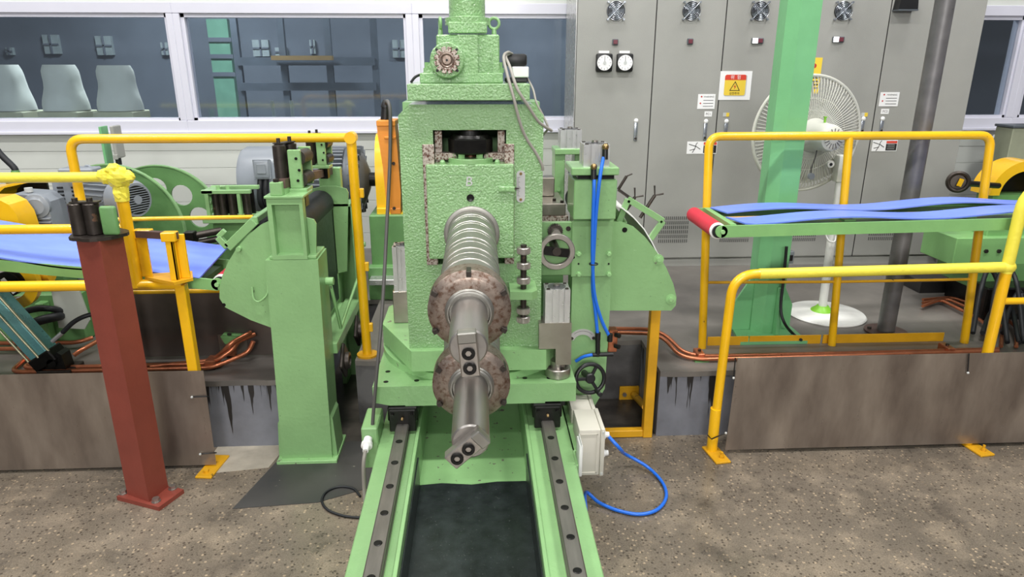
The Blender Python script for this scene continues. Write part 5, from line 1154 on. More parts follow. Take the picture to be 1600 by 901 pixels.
part('drum', G().cyl(((p.x+q.x)/2+.03, 5.85, PZ), ((p.x+q.x)/2+.03, 5.85, p.z), .13, n=28), mat('navy_drum', (36, 50, 84), .4), hd_); part('drum_cover', G().lathe(((p.x+q.x)/2+.03, 5.85, p.z-.05), UP, [(0, .14), (.06, .14), (.1, .11), (.13, .05), (.135, 0)], 28), M_white, hd_)
p, q = at(1584, 200, Y=5.5), at(1604, 250, Y=5.5); sb = thing('olive_box', 'olive grey upright box at the back wall beside the white hood', 'box', ((p.x+q.x)/2+.1, 5.5, PZ)); part('box_body', G().box(p.x, p.x+.25, 5.5, 5.7, PZ, p.z, .006), mat('olive_grey', (150, 154, 132), .5), sb); part('box_top', G().box(p.x-.01, p.x+.26, 5.49, 5.71, p.z, p.z+.02, .004), M_motor_dk, sb)
cable('yellow_cable', [at(1474, 358, Y=4.9), at(1478, 372, Y=4.9), at(1490, 378, Y=4.85), at(1500, 392, Y=4.85), at(1478, 392, Y=4.95), at(1472, 375, Y=5.0), at(1486, 365, Y=4.9)], .006, M_tan, 'tangle of orange-yellow cable beyond the conveyor end')
# ================================================================== LEFT SIDE
# ---- red post
rpn = thing('red_post', 'red-brown box post on a bolted base plate carrying dark guide rollers', 'post', (-1.63, 2.94, 0))
A2, B2, C2 = at(199, 772, Z=.022), at(233, 784, Z=.022), at(263, 760, Z=.022)
D2 = A2+C2-B2; zt_ = 1.30
part('shaft', G().prism([(p.x, p.y) for p in (A2, B2, C2, D2)], (0, 0, .022), (1, 0, 0), (0, 1, 0), (0, 0, zt_-.022)), M_red_oxide, rpn, None, 0)
ctr = (A2+C2)/2
E2, F2, G2 = at(182, 775, Z=.022), at(248, 792, Z=.022), at(287, 764, Z=.022); H2 = E2+G2-F2
bpz = part('base_plate', G().prism([(p.x, p.y) for p in (E2, F2, G2, H2)], (0, 0, 0), (1, 0, 0), (0, 1, 0), (0, 0, .022)), M_red_oxide, rpn, None, 0)
for px, py in ((193, 769), (244, 782), (270, 762)):
    q = at(px, py, Z=.025); b = part('anchor_bolt', G().cyl((q.x, q.y, .022), (q.x, q.y, .026), .021, n=20).hexnut((q.x, q.y, .026), UP, .017, .015), M_steel, bpz, 'zinc-plated anchor bolt', 20)
top = G(); rp_ = []
for k in range(26):
    a = 2*math.pi*k/26; r = .108+.012*random.random(); rp_.append((ctr.x+r*math.cos(a), ctr.y+.9*r*math.sin(a)))
part('top_plate', G().prism(rp_, (0, 0, zt_), (1, 0, 0), (0, 1, 0), (0, 0, .014)), M_steel_dark, rpn, 'rough torch-cut top plate', 0)
zt2 = zt_+.014
yv = ctr.y-.02
rolls = None
for px in (123, 146):
    x = ax(px, 345, yv); h = .135
    vr = part('guide_roller', G().lathe((x, yv, zt2), UP, [(0, 0), (0, .028), (.004, .032), (h-.004, .032), (h, .028), (h, .012), (h+.022, .012), (h+.022, 0)], 24), M_steel_dark, rpn, 'dark vertical guide roller')
part('roller_link', G().box(ax(120, 320, yv)-.02, ax(152, 320, yv)+.01, yv-.02, yv+.02, zt2+h+.002, zt2+h+.008), M_steel_dark, rpn, None, 0)
xg = ax(175, 345, yv)
part('side_cheek', G().box(xg-.034, xg+.034, yv-.03, yv-.005, zt2, zt2+.125, .012, 3), M_green_deep, rpn, 'chipped green cheek plate')
for dz in (.028, .098): part('cross_roller', G().cyl((ax(152, 345, yv)+.03, yv+.0, zt2+dz), (xg-.03, yv+.04, zt2+dz), .02, n=16), M_steel_dark, rpn)
# ---- front left railing
YL = 3.226
fl_ = thing('guard_railing', 'yellow railing with crumpled tape joint behind the red post', 'railing', (-1.8, YL, 0))
zt_ = at(100, 277, Y=YL).z; zm = at(60, 358, Y=YL).z; zl2 = at(60, 447, Y=YL).z; xA = -1.648; xB = -1.443
part('top_rail', G().tube([(-4.0, YL, zt_), (xA-.02, YL, zt_)], .0235, 14), M_tape, fl_, 'top rail wrapped in pale yellow tape', 60)
part('post', G().tube([(xA, YL, zl2-.01), (xA, YL, zt_+.01)], .0275, 14), M_yellow, fl_, None, 60)
part('middle_rail', G().tube([(-4.0, YL, zm), (xA, YL, zm)], .0225, 14), M_yellow, fl_, None, 60)
part('lower_rail', G().tube([(-4.0, YL, zl2), (xB+.01, YL, zl2)], .026, 14), M_yellow, fl_, None, 60)
part('end_post', G().box(xB-.024, xB+.024, YL-.024, YL+.024, .012, zl2, .004), M_yellow, fl_)
vs_ = []; fs_ = []
n, m = 14, 9
tw = G()
for c_, s_, r_ in (((xA+.005, YL-.005, zt_+.0), (1.25, 1.1, 1.2), .042), ((xA-.05, YL-.005, zt_+.005), (1.2, 1, 1), .036), ((xA+.045, YL, zt_+.0), (.9, .9, .9), .032), ((xA, YL, zt_-.07), (1, 1, 1.5), .036), ((xA-.012, YL-.008, zt_+.035), (1.0, 1, .8), .034)):
    bm = bmesh.new(); bmesh.ops.create_uvsphere(bm, u_segments=12, v_segments=8, radius=r_)
    for v in bm.verts:
        v.co = V((v.co.x*s_[0], v.co.y*s_[1], v.co.z*s_[2]))*(1+.28*(random.random()-.5))
    tw._bm(bm, Matrix.Translation(V(c_)))
part('tape_knot', tw, M_tape, fl_, 'crumpled wad of pale yellow tape', 0)
part('taped_collar', G().tube([(xA, YL, zt_-.11), (xA, YL, zt_)], .0315, 14), M_tape, fl_, None, 60)
fpl = part('foot_plate', G().obox((xB+.03, YL-.03, .006), (.085, .21, .011), Matrix.Rotation(math.radians(-6), 3, 'Z'), .002), M_yellow_dirty, fl_); part('anchor_bolt', G().hexnut((xB+.02, YL-.09, .0115), UP, .014, .014), M_yellow_dirty, fpl, None, 20)
# U bracket on the lower rail
ub = None
zb3 = zl2+.026
x0, x1 = ax(214, 440, YL-.06), ax(298, 440, YL-.06)
ub = part('channel_bracket', G().prism([(x0, YL+.05), (x0+.01, YL+.0), (x1-.06, YL-.10), (x1, YL-.03), (x1-.05, YL+.09)], (0, 0, zb3), (1, 0, 0), (0, 1, 0), (0, 0, .014)), M_yellow_dirty, fl_, 'yellow channel bracket welded on the rail', 0)
zc0 = zb3+.014; zc1 = at(235, 360, Y=YL).z
xa, xb2 = ax(226, 400, YL), ax(272, 400, YL-.06)
part('channel_leg', G().box(xa-.034, xa+.02, YL+.0, YL+.012, zc0, zc1, .002).box(xa-.034, xa-.022, YL, YL+.05, zc0, zc1, .002), M_yellow, ub)
part('channel_leg', G().box(xb2-.03, xb2+.006, YL-.065, YL-.053, zc0, zc1, .002).box(xb2-.006, xb2+.006, YL-.065, YL-.01, zc0, zc1, .002).box(xb2+.006, xb2+.045, YL-.03, YL-.018, zc0, zc1-.012, .002), M_yellow, ub)
part('top_bar', G().beam((xa-.02, YL+.01, zc1-.016), (xb2+.02, YL-.05, zc1-.016), .03, .032), M_plate_rust, ub, 'bare rusty top bar', 0)
part('corner_cap', G().box(xa-.038, xa+.045, YL-.004, YL+.035, zc1-.038, zc1+.003, .003), M_yellow, ub); part('corner_cap', G().box(xb2-.045, xb2+.02, YL-.07, YL-.02, zc1-.04, zc1+.003, .003), M_yellow, ub)
# kick panel
kp2 = thing('kick_panel', 'stainless kick panel behind the red post with two black zip ties', 'panel', (-2.2, 3.19, .03))
zt_ = at(150, 582, Y=3.193).z
xr0, xr1 = at(338, 724, Y=3.193).x, at(318, 579, Y=3.193).x
part('sheet', G().add([(-4.2, 3.19, .02), (xr0, 3.19, .02), (xr1, 3.19, zt_), (-4.2, 3.19, zt_), (-4.2, 3.193, .02), (xr0, 3.193, .02), (xr1, 3.193, zt_), (-4.2, 3.193, zt_)], [(0, 1, 2, 3), (7, 6, 5, 4), (0, 3, 7, 4), (1, 5, 6, 2), (3, 2, 6, 7), (0, 4, 5, 1)]), M_stainless, kp2, None, 0)
tie(kp2, [at(327, 619, Y=3.20), at(324, 619, Y=3.183), at(300, 620, Y=3.183)], 0); tie(kp2, [at(338, 707, Y=3.20), at(334, 707, Y=3.183), at(313, 709, Y=3.183)], 0)
# ---- back left railing
YB = 3.705
bk = thing('guard_railing', 'tall yellow tube railing behind the entry stand and left conveyor', 'railing', (-1.4, YB, PZ))
xl, xr_ = at(110, 230, Y=YB).x, -.66; ztb = at(330, 216, Y=YB).z
part('tube_frame', G().tube(fillet([(xl, YB, PZ+.005), (xl, YB, ztb), (xr_-.015, YB, ztb)], .075, 7), .024, 14), M_yellow, bk, 'bent tube frame', 60)
part('end_post', G().cyl((xr_, YB, PZ), (xr_-.006, YB, ztb-.0), .026, n=18), M_yellow, bk); part('corner_joint', G().cyl((xr_-.006, YB-.032, ztb), (xr_-.006, YB+.032, ztb), .031, n=20), M_yellow, bk)
part('foot_flange', G().cyl((xr_, YB, PZ), (xr_, YB, PZ+.012), .06, n=24), M_yellow_dirty, bk)
for py in (300, 415, 510): z = at(560, py, Y=YB).z; part('gate_lug', G().box(xr_+.02, xr_+.042, YB-.012, YB+.012, z-.03, z+.02, .003), M_yellow, bk)
z = at(300, 342, Y=YB).z; part('middle_rail', G().tube([(xl, YB, z), (-1.22, YB, z+.008)], .0115, 10), M_yellow, bk, None, 60)
z = at(280, 455, Y=YB).z; part('lower_rail', G().tube([(xl, YB, z), (-1.22, YB, z)], .0125, 10), M_yellow, bk, None, 60)
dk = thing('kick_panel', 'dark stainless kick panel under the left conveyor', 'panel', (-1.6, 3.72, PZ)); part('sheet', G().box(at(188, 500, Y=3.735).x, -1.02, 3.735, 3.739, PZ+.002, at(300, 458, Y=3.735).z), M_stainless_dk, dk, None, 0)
part('patch_plate', G().box(ax(341, 530, 3.73), ax(385, 530, 3.73), 3.731, 3.735, PZ+.01, at(360, 523, Y=3.73).z), M_brkt, dk, None, 0)
# ---- left conveyor
lc = thing('belt_conveyor', 'conveyor with blue belt and red end roller running left from the entry stand', 'conveyor', (-2.2, 3.5, PZ))
ny, fy = 3.30, 3.655
n0, n1 = at(311, 434, Y=ny), at(0, 404, Y=ny); f0, f1 = at(357, 384, Y=fy), at(0, 346, Y=fy)
f0.x = min(f0.x, n0.x+.12)
def ext(a, b_, t): return a+(b_-a)*t
NS = 36; vs_ = []; fs_ = []
for i in range(NS+1):
    t = i/NS*2.1; N_, F_ = ext(n0, n1, t), ext(f0, f1, t); wv = .012*math.sin(t*7)*min(1, t*3)
    for p in (N_, F_, F_+V((0, 0, -.008)), N_+V((0, 0, -.008))): vs_.append(V((p.x, p.y, p.z+wv)))
for i in range(NS):
    for k in range(4): fs_.append((i*4+k, i*4+(k+1) % 4, i*4+4+(k+1) % 4, i*4+4+k))
fs_ += [(0, 1, 2, 3), tuple(4*NS+k for k in range(4))]
part('belt', G().add(vs_, fs_), M_belt, lc, 'smooth blue belt', 60)
def lslab(y0, y1, za, zb_, xs=0):
    a, b_ = V((at(338, 434, Y=ny).x+xs, 0, n0.z)), ext(n0, n1, 2.1); return G().add([(p.x, y, p.z+z) for p in (a, b_) for y in (y0, y1) for z in (za, zb_)], [(0, 1, 3, 2), (4, 6, 7, 5), (0, 4, 5, 1), (2, 3, 7, 6), (0, 2, 6, 4), (1, 5, 7, 3)])
part('side_rail', lslab(ny+.0, ny+.012, -.068, -.012), M_green_frame, lc, None, 0); part('side_rail', lslab(fy-.012, fy, -.068, -.012), M_green_frame, lc, None, 0); part('frame_bed', lslab(ny+.012, fy-.012, -.06, -.03, -.09), M_green_deep, lc, None, 0)
ra = V((at(338, 434, Y=ny).x, 0, n0.z-.035))
part('rail_end', G().cyl((ra.x, ny, ra.z), (ra.x, ny+.012, ra.z), .03, n=22), M_green_frame, lc); part('axle_bolt', G().cyl((ra.x, ny, ra.z), (ra.x, ny-.01, ra.z), .011, n=12), M_green_worn, lc)
rl_ = part('end_roller', G().cyl((ra.x+.01, ny+.04, ra.z), (ra.x+.01, fy-.02, ra.z), .042, n=30), M_red_roll, lc, 'red rubber end roller'); part('roller_cap', G().lathe((ra.x+.01, ny+.04, ra.z), (0, -1, 0), [(0, .042), (.012, .042), (.014, .034), (.02, .03), (.02, 0)], 26), M_white, rl_); part('seal', G().cyl((ra.x+.008, ny+.024, ra.z), (ra.x+.008, ny+.013, ra.z), .035, n=26), M_black, rl_)
for t in (.57, 1.7): p = ext(n0, n1, t); part('conveyor_leg', G().box(p.x, p.x+.05, ny+.15, ny+.2, PZ, p.z-.06), M_green_deep, lc, None, 0)
# ---- teal cylinder
tc = thing('hydraulic_cylinder', 'teal square hydraulic cylinder slanting down to a black clevis on the plinth', 'hydraulic cylinder', at(85, 578, Z=PZ))
c1 = at(70, 552, Y=3.56); c0 = at(-32, 440, Y=3.56); dd = (c1-c0).normalized()
part('barrel', G().beam(c0, c1, .118, .10, (0, 1, 0), .01), M_teal, tc, 'teal aluminium barrel')
sd_ = dd.cross(V((0, 1, 0))).normalized()
for o_ in ((-.066, -.05), (.066, -.05), (0, -.056)): part('tie_rod', G().tube([c0+sd_*o_[0]+V((0, o_[1], 0)), c1+sd_*o_[0]+V((0, o_[1], 0))], .0065, 8), M_teal_edge, tc, None, 60)
q = at(14, 446, Y=3.505); part('rating_plate', G().obox(q+V((0, -.003, 0)), (.09, .002, .025), Matrix((dd, V((0, 1, 0)), sd_)).transposed()), M_grey_tag, tc, None, 0)
part('end_cap', G().beam(c1-dd*.01, c1+dd*.06, .14, .12, (0, 1, 0), .006), M_black_oil, tc); cv_ = at(90, 561, Y=3.56)
part('clevis', G().prism([(c1.x+.01, c1.z-.07), (c1.x+.09, c1.z+.02), (cv_.x+.05, cv_.z+.04), (cv_.x+.06, PZ+.02), (cv_.x-.05, PZ+.02)], (0, 3.52, 0), EX, EZ, (0, .08, 0)), M_black_oil, tc, None, 0)
part('pivot_pin', G().cyl((cv_.x, 3.50, cv_.z), (cv_.x, 3.62, cv_.z), .024, n=18), M_black_oil, tc); part('pivot_base', G().box(cv_.x-.09, cv_.x+.09, 3.5, 3.64, PZ, PZ+.03, .004), M_steel_dark, tc)
ho = [at(82, 533, Y=3.53), at(98, 519, Y=3.53), at(115, 503, Y=3.52), at(135, 493, Y=3.52), at(160, 488, Y=3.56)]
part('hose_nipple', G().tube(ho[:2], .012, 10), M_alu, tc, None, 60); part('pressure_hose', G().tube(spline(ho[1:], 6), .0125, 10), M_rubber, tc, 'black pressure hose', 60)
# ---- copper lines left
for k, pts in enumerate(([at(45, 556, Z=PZ+.02), at(20, 578, Z=PZ+.02), at(30, 581, Z=PZ+.02), at(330, 574, Z=PZ+.02), at(352, 566, Z=PZ+.03), at(388, 550, Z=PZ+.06), at(396, 533, Z=PZ+.12)],
                         [at(60, 560, Z=PZ+.02), at(38, 573, Z=PZ+.02), at(48, 575, Z=PZ+.02), at(320, 568, Z=PZ+.03), at(340, 562, Z=PZ+.05), at(364, 545, Z=PZ+.1), at(372, 533, Z=PZ+.13), at(398, 522, Z=PZ+.14)],
                         [at(-40, 536, Z=PZ+.04), at(120, 535, Z=PZ+.04), at(145, 527, Z=PZ+.05)], [at(-40, 545, Z=PZ+.03), at(58, 544, Z=PZ+.03)],
                         [at(115, 555, Z=PZ+.03), at(128, 546, Z=PZ+.05), at(155, 531, Z=PZ+.06)], [at(235, 572, Z=PZ+.03), at(330, 563, Z=PZ+.03), at(348, 550, Z=PZ+.08), at(360, 536, Z=PZ+.14), at(392, 519, Z=PZ+.16)])):
    pipe(pts, .0125, ['outer copper pipe bent round the clevis to the corner of the left plinth', 'inner copper pipe bent round the clevis along the left plinth', 'straight copper pipe passing behind the black clevis', 'short copper pipe ending at the black clevis', 'short slanting copper pipe right of the clevis', 'copper pipe climbing to the green valve tab at the dark panel'][k], 'copper lines along the left plinth', .05)
for px, py, lab in ((332, 566, 'brown pipe clamp at the right end of the left plinth'), (362, 548, 'brown pipe clamp below the green valve tab'), (52, 556, 'brown pipe clamp at the bend beside the clevis')):
    q = at(px, py, Z=PZ+.03); t = thing('pipe_clamp', lab, 'clamp', (q.x, q.y, PZ), 'pipe clamps on the left plinth'); part('clamp_block', G().box(q.x-.03, q.x+.03, q.y-.04, q.y+.05, PZ+.012, PZ+.055, .004), M_copper, t); part('clamp_foot', G().box(q.x-.02, q.x+.02, q.y-.03, q.y+.03, PZ, PZ+.012), M_black_oil, t)
q = at(365, 527, Y=3.72); vt = thing('valve_tab', 'green bolted tab on the dark kick panel', 'tab', q); part('tab_plate', G().prism([(q.x-.05, q.z+.03), (q.x+.07, q.z+.02), (q.x+.06, q.z-.012), (q.x-.03, q.z-.015)], (0, 3.66, 0), EX, EZ, (0, .07, 0)), M_green_deep, vt, None, 0); part('tab_bolt', G().hexnut((q.x-.01, 3.69, q.z+.025), UP, .012, .012), M_steel_dark, vt, None, 20)
# machinery below the conveyor at left
lb_ = thing('drive_unit', 'green machine base below the left conveyor', 'machine', at(80, 520, Z=PZ))
p, q = at(20, 460, Y=4.0), at(140, 545, Y=4.0); part('base_block', G().box(p.x-.6, q.x, 4.0, 4.1, PZ, p.z, .01), M_green_deep, lb_); zdb = p.z
part('base_rib', G().box(p.x+.15, p.x+.2, 3.94, 4.0, PZ, p.z-.04, .004), M_green_deep, lb_)
gs_ = part('guard_sheet', G().prism([(at(80, 455, Y=3.9).x, at(80, 455, Y=3.9).z), (at(124, 455, Y=3.9).x, at(124, 455, Y=3.9).z), (at(140, 500, Y=3.9).x, at(140, 500, Y=3.9).z), (at(132, 514, Y=3.9).x, at(132, 514, Y=3.9).z), (at(92, 512, Y=3.9).x, at(92, 512, Y=3.9).z)], (0, 3.9, 0), EX, EZ, (0, .012, 0)).box(at(90, 458, Y=3.9).x, at(110, 458, Y=3.9).x, 3.91, 4.0, zdb-.05, zdb-.01), M_sheetgrey, lb_, 'pale grey guard sheet', 0)
q = at(20, 440, Y=3.75); yf_ = thing('coupling_flange', 'round yellow flange under the left conveyor edge', 'flange', V((q.x, 3.75, q.z-.16)))
part('flange_ring', G().lathe((q.x, 3.76, q.z), (0, -1, 0), [(0, .09), (0, .15), (.04, .15), (.04, .09), (0, .09)], 36), M_guard, yf_); part('flange_hub', G().cyl((q.x, 3.78, q.z), (q.x, 3.70, q.z), .07, n=24), M_black_oil, yf_); p = at(65, 432, Y=3.8); part('flange_shaft', G().cyl((q.x+.1, 3.83, q.z+.02), (p.x+.04, 3.83, q.z+.02), .045, n=20), M_yellow_dirty, yf_)
cable('black_hose', [at(20, 500, Y=3.99), at(36, 488, Y=3.87), at(60, 482, Y=3.84), at(85, 483, Y=3.86), at(110, 490, Y=3.99)], .018, M_rubber, 'black hose passing under the left conveyor', 'hose', 'black hoses under the left conveyor')
cable('black_hose', [at(30, 530, Z=PZ+.026), at(50, 507, Y=3.82), at(65, 500, Y=3.8), at(90, 494, Y=3.86), at(100, 492, Y=3.99)], .026, M_rubber, 'thick black hose in front of the green drive base', 'hose', 'black hoses under the left conveyor')

# ---- entry stand
en = thing('entry_stand', 'green entry stand left of the mill with front column and rounded side plates', 'machine stand', (-.92, 3.6, 0))
ye = 3.232
g = G().add([(-1.062, ye, .02), (-.80, ye, .02), (-.781, ye, 1.11), (-1.032, ye, 1.11), (-1.062, ye+.2, .02), (-.80, ye+.2, .02), (-.781, ye+.2, 1.115), (-1.032, ye+.2, 1.115)], [(0, 1, 2, 3), (7, 6, 5, 4), (0, 3, 7, 4), (1, 5, 6, 2), (3, 2, 6, 7), (0, 4, 5, 1)])
fc_ = part('front_column', g, M_green, en, 'broad green front column', 0)
part('foot_gusset', G().prism([(-1.083, .02), (-1.062, .02), (-1.058, .24), (-1.07, .22)], (0, ye+.02, 0), EX, EZ, (0, .16, 0)), M_green, fc_, None, 0); part('foot_gusset', G().prism([(-.775, .02), (-.80, .02), (-.797, .26), (-.785, .24)], (0, ye+.02, 0), EX, EZ, (0, .16, 0)), M_green, fc_, None, 0)
part('foot_plate', G().box(-1.085, -.77, ye-.03, ye+.24, 0, .02, .003), M_green_worn, en)
zc_ = 1.112
x0, x1 = ax(423, 350, ye+.03), ax(478, 350, ye+.03); z0, z1 = zc_, az(308, ye+.03, 450)
g = G().prism([[(x0, z0), (x1, z0), (x1, z1), (x0, z1)], [(x0+.022, z0+.022), (x0+.022, z1-.03), (x1-.016, z1-.03), (x1-.016, z0+.022)]], (0, ye+.0, 0), EX, EZ, (0, .05, 0)); g.box(x0, x1, ye+.046, ye+.054, z0, z1)
part('top_box', g, M_green, en, 'open-fronted green box on the column', 0); part('top_box_lid', G().box(x0-.008, x1+.008, ye-.008, ye+.19, z1, z1+.012, .002), M_green, en); part('box_foot', G().box(x0-.02, x1+.04, ye+.01, ye+.2, zc_, zc_+.014, .002), M_green, en)
arcl = [(430, 514), (392, 500), (352, 480), (343, 466), (343, 450), (347, 432), (356, 410), (370, 387), (388, 367), (406, 352), (424, 343), (444, 338), (470, 338), (490, 343), (494, 350), (494, 500)]
for YY in (3.29, 4.16):
    pts = [at(a, b_, Y=3.29) for a, b_ in arcl]; part('side_plate', G().prism([(p.x, p.z) for p in pts], (0, YY, 0), EX, EZ, (0, .014, 0)), M_green, en, 'rounded green side plate', 20)
q = at(374, 388, Y=3.29); part('tie_bolt', G().cyl(q, q+V((0, -.02, 0)), .012, n=14), M_green, en); q = at(350, 476, Y=3.29); part('bolt_hole', G().cyl(q, q+V((0, -.001, 0)), .009, n=12), M_black_oil, en)
part('hook', G().tube(spline([at(394, 448, Y=3.27), at(396, 466, Y=3.26), at(404, 471, Y=3.26), at(414, 464, Y=3.26), at(418, 455, Y=3.27), at(418, 438, Y=3.28)], 4), .0045, 8), M_green_worn, en, None, 60)
# shoe with clamp bar over the round plates
A_, B_, C_ = at(341, 370, Y=3.34), at(356, 386, Y=3.34), at(398, 345, Y=3.34)
part('deflector_bar', G().beam(B_, C_, .045, .03, (0, 1, 0), .003).beam(A_, B_, .03, .03, (0, 1, 0), .003).beam(A_, A_+(C_-B_)*.25, .025, .02, (0, 1, 0), .003), M_green, en)
part('deflector_bar', G().beam(C_, C_+V((.0, .8, .0)), .03, .04, bev=.003), M_green, en)
part('black_sheet', G().prism([(at(392, 362, Y=3.36).x, at(392, 362, Y=3.36).z), (at(424, 339, Y=3.36).x, at(424, 339, Y=3.36).z), (at(426, 332, Y=3.36).x, at(426, 332, Y=3.36).z), (at(390, 356, Y=3.36).x, at(390, 356, Y=3.36).z)], (0, 3.36, 0), EX, EZ, (0, .7, 0)), M_rubber, en, None, 20)
# roller and hanging belt
rq = at(500, 318, Y=4.12)
part('rubber_roller', G().cyl((rq.x, 3.32, rq.z), (rq.x, 4.14, rq.z), .078, n=36, bev=.006), M_rubber, en, 'black rubber roller')
part('hanging_belt', G().box(rq.x+.06, rq.x+.072, 3.44, 4.10, .62, rq.z-.02), M_mat, en, 'dark belt hanging from the roller', 0)
# rear column with bracket
yr2 = 4.16; x0, x1 = ax(514, 340, yr2), ax(556, 340, yr2)
z1 = az(318, yr2, 530)
part('rear_column', G().box(x0, x0+.03, yr2, yr2+.16, 0, z1, .003).box(x1-.03, x1, yr2, yr2+.16, 0, z1, .003).box(x0, x1, yr2+.14, yr2+.16, 0, z1).box(x0-.0, x1, yr2, yr2+.16, z1-.02, z1, .003), M_green, en)
xx0, xx1 = ax(497, 300, yr2), ax(531, 300, yr2); zq0, zq1 = az(300, yr2, 515), az(264, yr2, 515)
part('rear_bracket', G().box(xx0, xx1, yr2+.05, yr2+.11, zq0-.02, zq1, .003), M_green, en); 
# low cross beam with flange bearings
zb4 = .56
part('cross_beam', G().box(-.86, -.77, ye+.2, yr2+.02, zb4-.03, zb4+.03, .003), M_green, en); part('cross_beam', G().box(-1.0, -.90, ye+.2, yr2+.02, zb4-.03, zb4+.03, .003), M_green, en)
part('pan', G().box(-.90, -.86, ye+.2, yr2, zb4+.0, zb4+.012), M_green, en, None, 0)
for yb in (3.55, 4.0):
    fb_ = part('flange_bearing', G().obox((-.762, yb, zb4-.12), (.02, .15, .15), Matrix.Rotation(math.radians(45), 3, 'X'), .006), M_steel_dark, en, 'dark flange bearing'); part('bearing_cup', G().lathe((-.752, yb, zb4-.12), (1, 0, 0), [(0, .05), (.02, .046), (.022, .03), (.012, .028), (.012, 0)], 24), M_steel_dark, fb_)
q1, q2, q3 = at(499, 440, Y=3.36), at(514, 507, Y=3.5), at(556, 436, Y=4.1)
part('knock_lever', G().tube([(-.765, 3.37, q1.z), (-.745, 3.45, q2.z), (-.76, 4.1, q3.z)], .009, 8).cyl((-.80, 3.37, q1.z), (-.745, 3.37, q1.z), .02, n=14), M_green_worn, en, None, 60)
q = at(562, 384, Y=4.16); part('bolt', G().cyl((x1, 4.2, q.z), (x1+.04, 4.2, q.z), .016, n=12), M_green, en)
# square bar with the two guide units
yb0 = ye+.06
sb0, sb1 = at(441, 306, Y=3.27), at(511, 270, Y=4.14)
bar = thing('guide_bar', 'brown square steel bar across the top of the entry stand', 'bar', (sb0.x, 3.6, sb0.z)); lidz = az(308, ye+.03, 450)+.012; sb0.z = lidz+.05; part('square_bar', G().beam((sb0.x, 3.27, sb0.z), (sb1.x, 4.24, sb1.z), .04, .042), M_plate_rust, bar, None, 0)
part('bar_stop', G().box(sb0.x-.045, sb0.x+.012, 3.235, 3.27, lidz, sb0.z+.012, .003), M_green, bar); part('stop_bolt', G().hexnut((sb0.x-.016, 3.252, sb0.z+.012), UP, .014, .014), M_steel_dark, bar, None, 20); part('bar_shoe', G().box(sb0.x-.02, sb0.x+.02, 3.27, 3.40, lidz, sb0.z-.02), M_green, bar, None, 0)
def gunit(px, py, Y, lab, k_=1.0):
    b = at(px, py, Y=Y); t = thing('guide_roller_unit', lab, 'guide rollers', (b.x, Y, b.z), 'guide roller units on the entry stand')
    x, z = b.x, b.z
    part('base_plate', G().box(x-.085, x+.075, Y-.05, Y+.07, z, z+.022, .003), M_green, t)
    part('clamp', G().box(x+.0, x+.055, Y-.02, Y+.05, z-.075, z, .003), M_black_oil, t)
    part('cheek_plate', G().box(x-.005, x+.055, Y-.045, Y-.02, z+.022, z+.205, .003), M_green, t); part('cheek_plate', G().box(x+.01, x+.07, Y+.10, Y+.12, z+.022, z+.205, .003), M_green, t)
    for k, (dx, dy) in enumerate(((-.05, -.01), (-.02, .075))):
        r_ = part('vertical_roller', G().lathe((x+dx, Y+dy, z+.022), UP, [(0, 0), (0, .02), (.006, .02), (.008, .031), (.2, .031), (.203, .022), (.206, .022), (.206, .009), (.235, .009), (.235, 0)], 24), M_steel_dark, t, 'dark vertical roller')
    part('roller_link', G().beam((x-.06, Y-.02, z+.232), (x-.01, Y+.085, z+.232), .04, .005), M_steel_dark, t, None, 0)
    for dz in (.06, .165): part('cross_roller', G().cyl((x+.04, Y-.02, z+dz), (x+.05, Y+.10, z+dz), .034, n=20), M_steel_dark, t, 'dark cross roller')
    for dx, dz in ((.035, .06), (.035, .165), (.045, .11)): part('screw', G().cyl((x+dx, Y-.045, z+dz), (x+dx, Y-.05, z+dz), .007, n=8), M_black_oil, t)
    if k_ != 1: t.scale = (k_, k_, k_)
gunit(460, 299, 3.38, 'green guide unit with dark rollers on the front of the bar'); gunit(500, 262, 4.02, 'green guide unit with dark rollers on the rear of the bar', .82)

# ---- big grey motor and its drive
YM = 5.05
mo = thing('electric_motor', 'large grey electric motor with black finned end and junction box', 'motor', at(470, 340, Y=YM))
cz = (at(470, 226, Y=YM).z+at(470, 334, Y=YM).z)/2; R = (at(470, 226, Y=YM).z-at(470, 334, Y=YM).z)/2*.96
xa, xb, xc, xd = ax(386, 280, YM), ax(472, 280, YM), ax(546, 280, YM), ax(574, 280, YM)
part('fan_cowl', G().lathe((xa, YM, cz), (1, 0, 0), [(0, 0), (0, R*.93), (.03, R), (xb-xa, R), (xb-xa, R*.9)], 48), M_motor, mo, 'smooth grey cowl')
part('stator', G().lathe((xb, YM, cz), (1, 0, 0), [(0, 0), (0, R*.86), (xc-xb, R*.86), (xc-xb, 0)], 40), M_motor_dk, mo)
fin = None
for k in range(40):
    a = 2*math.pi*k/40; d = V((0, math.cos(a), math.sin(a))); c_ = V(((xb+xc)/2, YM, cz))+d*(R*.92)
    part('cooling_fin', G().obox(c_, (xc-xb-.02, .008, R*.16), Matrix((V((1, 0, 0)), d.cross(V((1, 0, 0))), d)).transposed()), M_motor, mo, None, 0)
part('drive_end_bell', G().lathe((xc, YM, cz), (1, 0, 0), [(0, R*.98), (.02, R), (.05, R*.98), (.10, R*.8), (.13, R*.5), (.15, R*.3), (.15, 0)], 44), M_motor_dk, mo)
for k in range(20):
    a = 2*math.pi*k/20; d = V((0, math.cos(a), math.sin(a))); part('bell_rib', G().obox(V((xc+.06, YM, cz))+d*(R*.9), (.09, .012, R*.2), Matrix((V((1, 0, 0)), d.cross(V((1, 0, 0))), d)).transposed()), M_motor_dk, mo, None, 0)
part('drive_shaft', G().cyl((xc+.14, YM, cz), (ax(590, 280, YM), YM, cz), .05, n=24), M_black_oil, mo)
